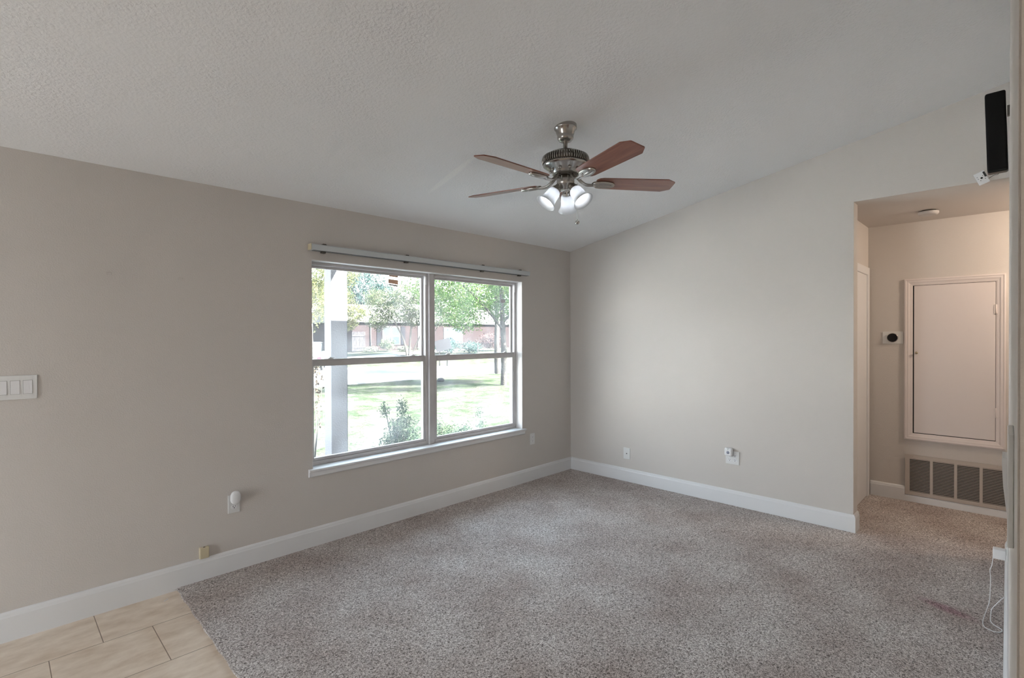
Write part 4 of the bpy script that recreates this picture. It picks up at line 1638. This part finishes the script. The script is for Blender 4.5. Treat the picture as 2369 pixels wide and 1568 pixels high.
# wooden gate left of the house
t = thing('wooden_gate', 'grey weathered board gate beside the brick house', 'gate', gz(15.95, 33.0))
for k in range(14):
    pass
b = MB()
for k in range(9):
    b.box(-1.0 + 0.125 * k, -0.885 + 0.125 * k, -0.02, 0.02, 0.02, 1.55 + 0.02 * math.sin(k * 2), 0.004)
b.build('board_panel', M['fence'], t)
for z in (0.3, 1.2):
    MB().box(-1.0, 0.12, -0.05, -0.02, z, z + 0.1).build('rail', M['fence'], t)
t.location.x -= 0.0
b = MB()
b.tube([(-0.45, -0.03, 0.9), (-0.45, -0.07, 0.93), (-0.45, -0.03, 0.98)], 0.012, 8)
b.build('latch', M['nickel_dark'], t)
# bedding in front of it
shrub('round pale green shrub before the brick house window', 17.35, 31.9, [(0, 0, 0.55, 0.75, 0.7, 0.55)], 1300, 0.07, 'leaf_pale', 41, 4)
for i, (x, y, lab) in enumerate(((16.1, 32.2, 'low white-flowering clump left of the round shrub'), (18.3, 30.9, 'low white-flowering clump right of the round shrub'),
                                 (19.6, 29.9, 'low white-flowering clump right of the slim-trunked tree'), (20.9, 28.9, 'low white-flowering clump seen beside the window mullion'))):
    shrub(lab, x, y, [(0, 0, 0.22, 0.8, 0.6, 0.26)], 700, 0.06, 'leaf_bed', 50 + i, 3, 'flower_clump', 'flower clumps before the brick house')
shrub('reddish shrub at the right part of the far yard', 23.4, 26.3, [(0, 0, 0.8, 1.3, 1.1, 0.8)], 1500, 0.09, 'leaf_red', 61, 4)
shrub('green shrub behind the tilted grey board in the far yard', 19.5, 27.0, [(0, 0, 0.6, 1.3, 1.1, 0.6), (1.4, -1.2, 0.5, 1.0, 1.0, 0.5)], 1800, 0.09, 'leaf_blue', 62, 4)
# tilted board
t = thing('grey_board', 'tilted grey board standing in the far yard', 'board', gz(14.0, 20.35), rad(-40))
b = MB()
b.box(-0.46, 0.46, -0.02, 0.02, 0.95, 1.60, 0.005)
o = b.build('board_panel', M['board'], t)
o.matrix_local = Matrix.Translation((0, 0, 1.2)) @ Matrix.Rotation(rad(-14), 4, 'Y') @ Matrix.Translation((0, 0, -1.2))
b = MB()
b.box(-0.25, -0.19, 0.02, 0.06, -0.1, 1.3)
b.box(0.19, 0.25, 0.02, 0.06, -0.1, 1.3)
b.build('support', M['fence'], t)
t = thing('marker_post', 'thin white post in the far yard left of the tree trunks', 'post', gz(19.4, 23.4))
MB().box(-0.03, 0.03, -0.03, 0.03, -0.05, 0.85, 0.005).build('shaft', M['whitepaint'], t)
MB().box(-0.04, 0.04, -0.04, 0.04, 0.85, 0.90, 0.008).build('cap', M['whitepaint'], t)
# stones by the street
for i, (x, y, r, lab) in enumerate(((7.85, 12.6, 0.13, 'larger grey rock at the street edge beside the window mullion'), (7.50, 12.75, 0.09, 'smaller grey rock at the street edge left of the larger one'))):
    b = MB()
    b.ball((0, 0, r * 0.4), r, 3, (1.2, 0.9, 0.7))
    g = random.Random(i)
    for v in b.bm.verts:
        v.co += Vector((g.uniform(-1, 1), g.uniform(-1, 1), g.uniform(-1, 1))) * r * 0.06
    o = tag(b.build('rock', M['stone']), lab, 'rock', 'rocks by the street')
    o.location = gz(x, y)

# parked white car
t = thing('car', 'white parked car partly seen at the left edge of the window', 'car', gz(7.5, 23.9), rad(242))
b = MB()
body = [(-2.2, 0.35), (-2.25, 0.75), (-2.1, 0.92), (-1.0, 0.98), (1.4, 0.98), (2.15, 0.85), (2.25, 0.5), (2.2, 0.3)]
b.prism([(p[0], p[1]) for p in body], 'y', -0.85, 0.85, 0.05)
b.build('body', M['carwhite'], t)
b = MB()
cab = [(-1.7, 0.98), (-1.2, 1.42), (0.4, 1.46), (1.1, 0.98)]
b.prism(cab, 'y', -0.74, 0.74, 0.04)
b.build('cabin', M['carglass'], t)
b = MB()
b.prism([(-1.25, 1.40), (-1.15, 1.47), (0.38, 1.50), (0.46, 1.43)], 'y', -0.72, 0.72, 0.02)
b.build('car_roof', M['carwhite'], t)
for x in (-1.35, 1.4):
    for y in (-0.87, 0.70):
        b = MB()
        b.lathe([(0, 0), (0.20, 0), (0.31, 0.02), (0.33, 0.08), (0.31, 0.15), (0.2, 0.17), (0, 0.17)], 28, Matrix.Translation((x, y, 0.33)) @ Matrix.Rotation(rad(-90), 4, 'X'))
        b.build('wheel', M['tire'], t)
for y in (-0.80, 0.62):
    MB().box(2.18, 2.27, y, y + 0.18, 0.6, 0.75, 0.02).build('tail_lamp', M['tail'], t)
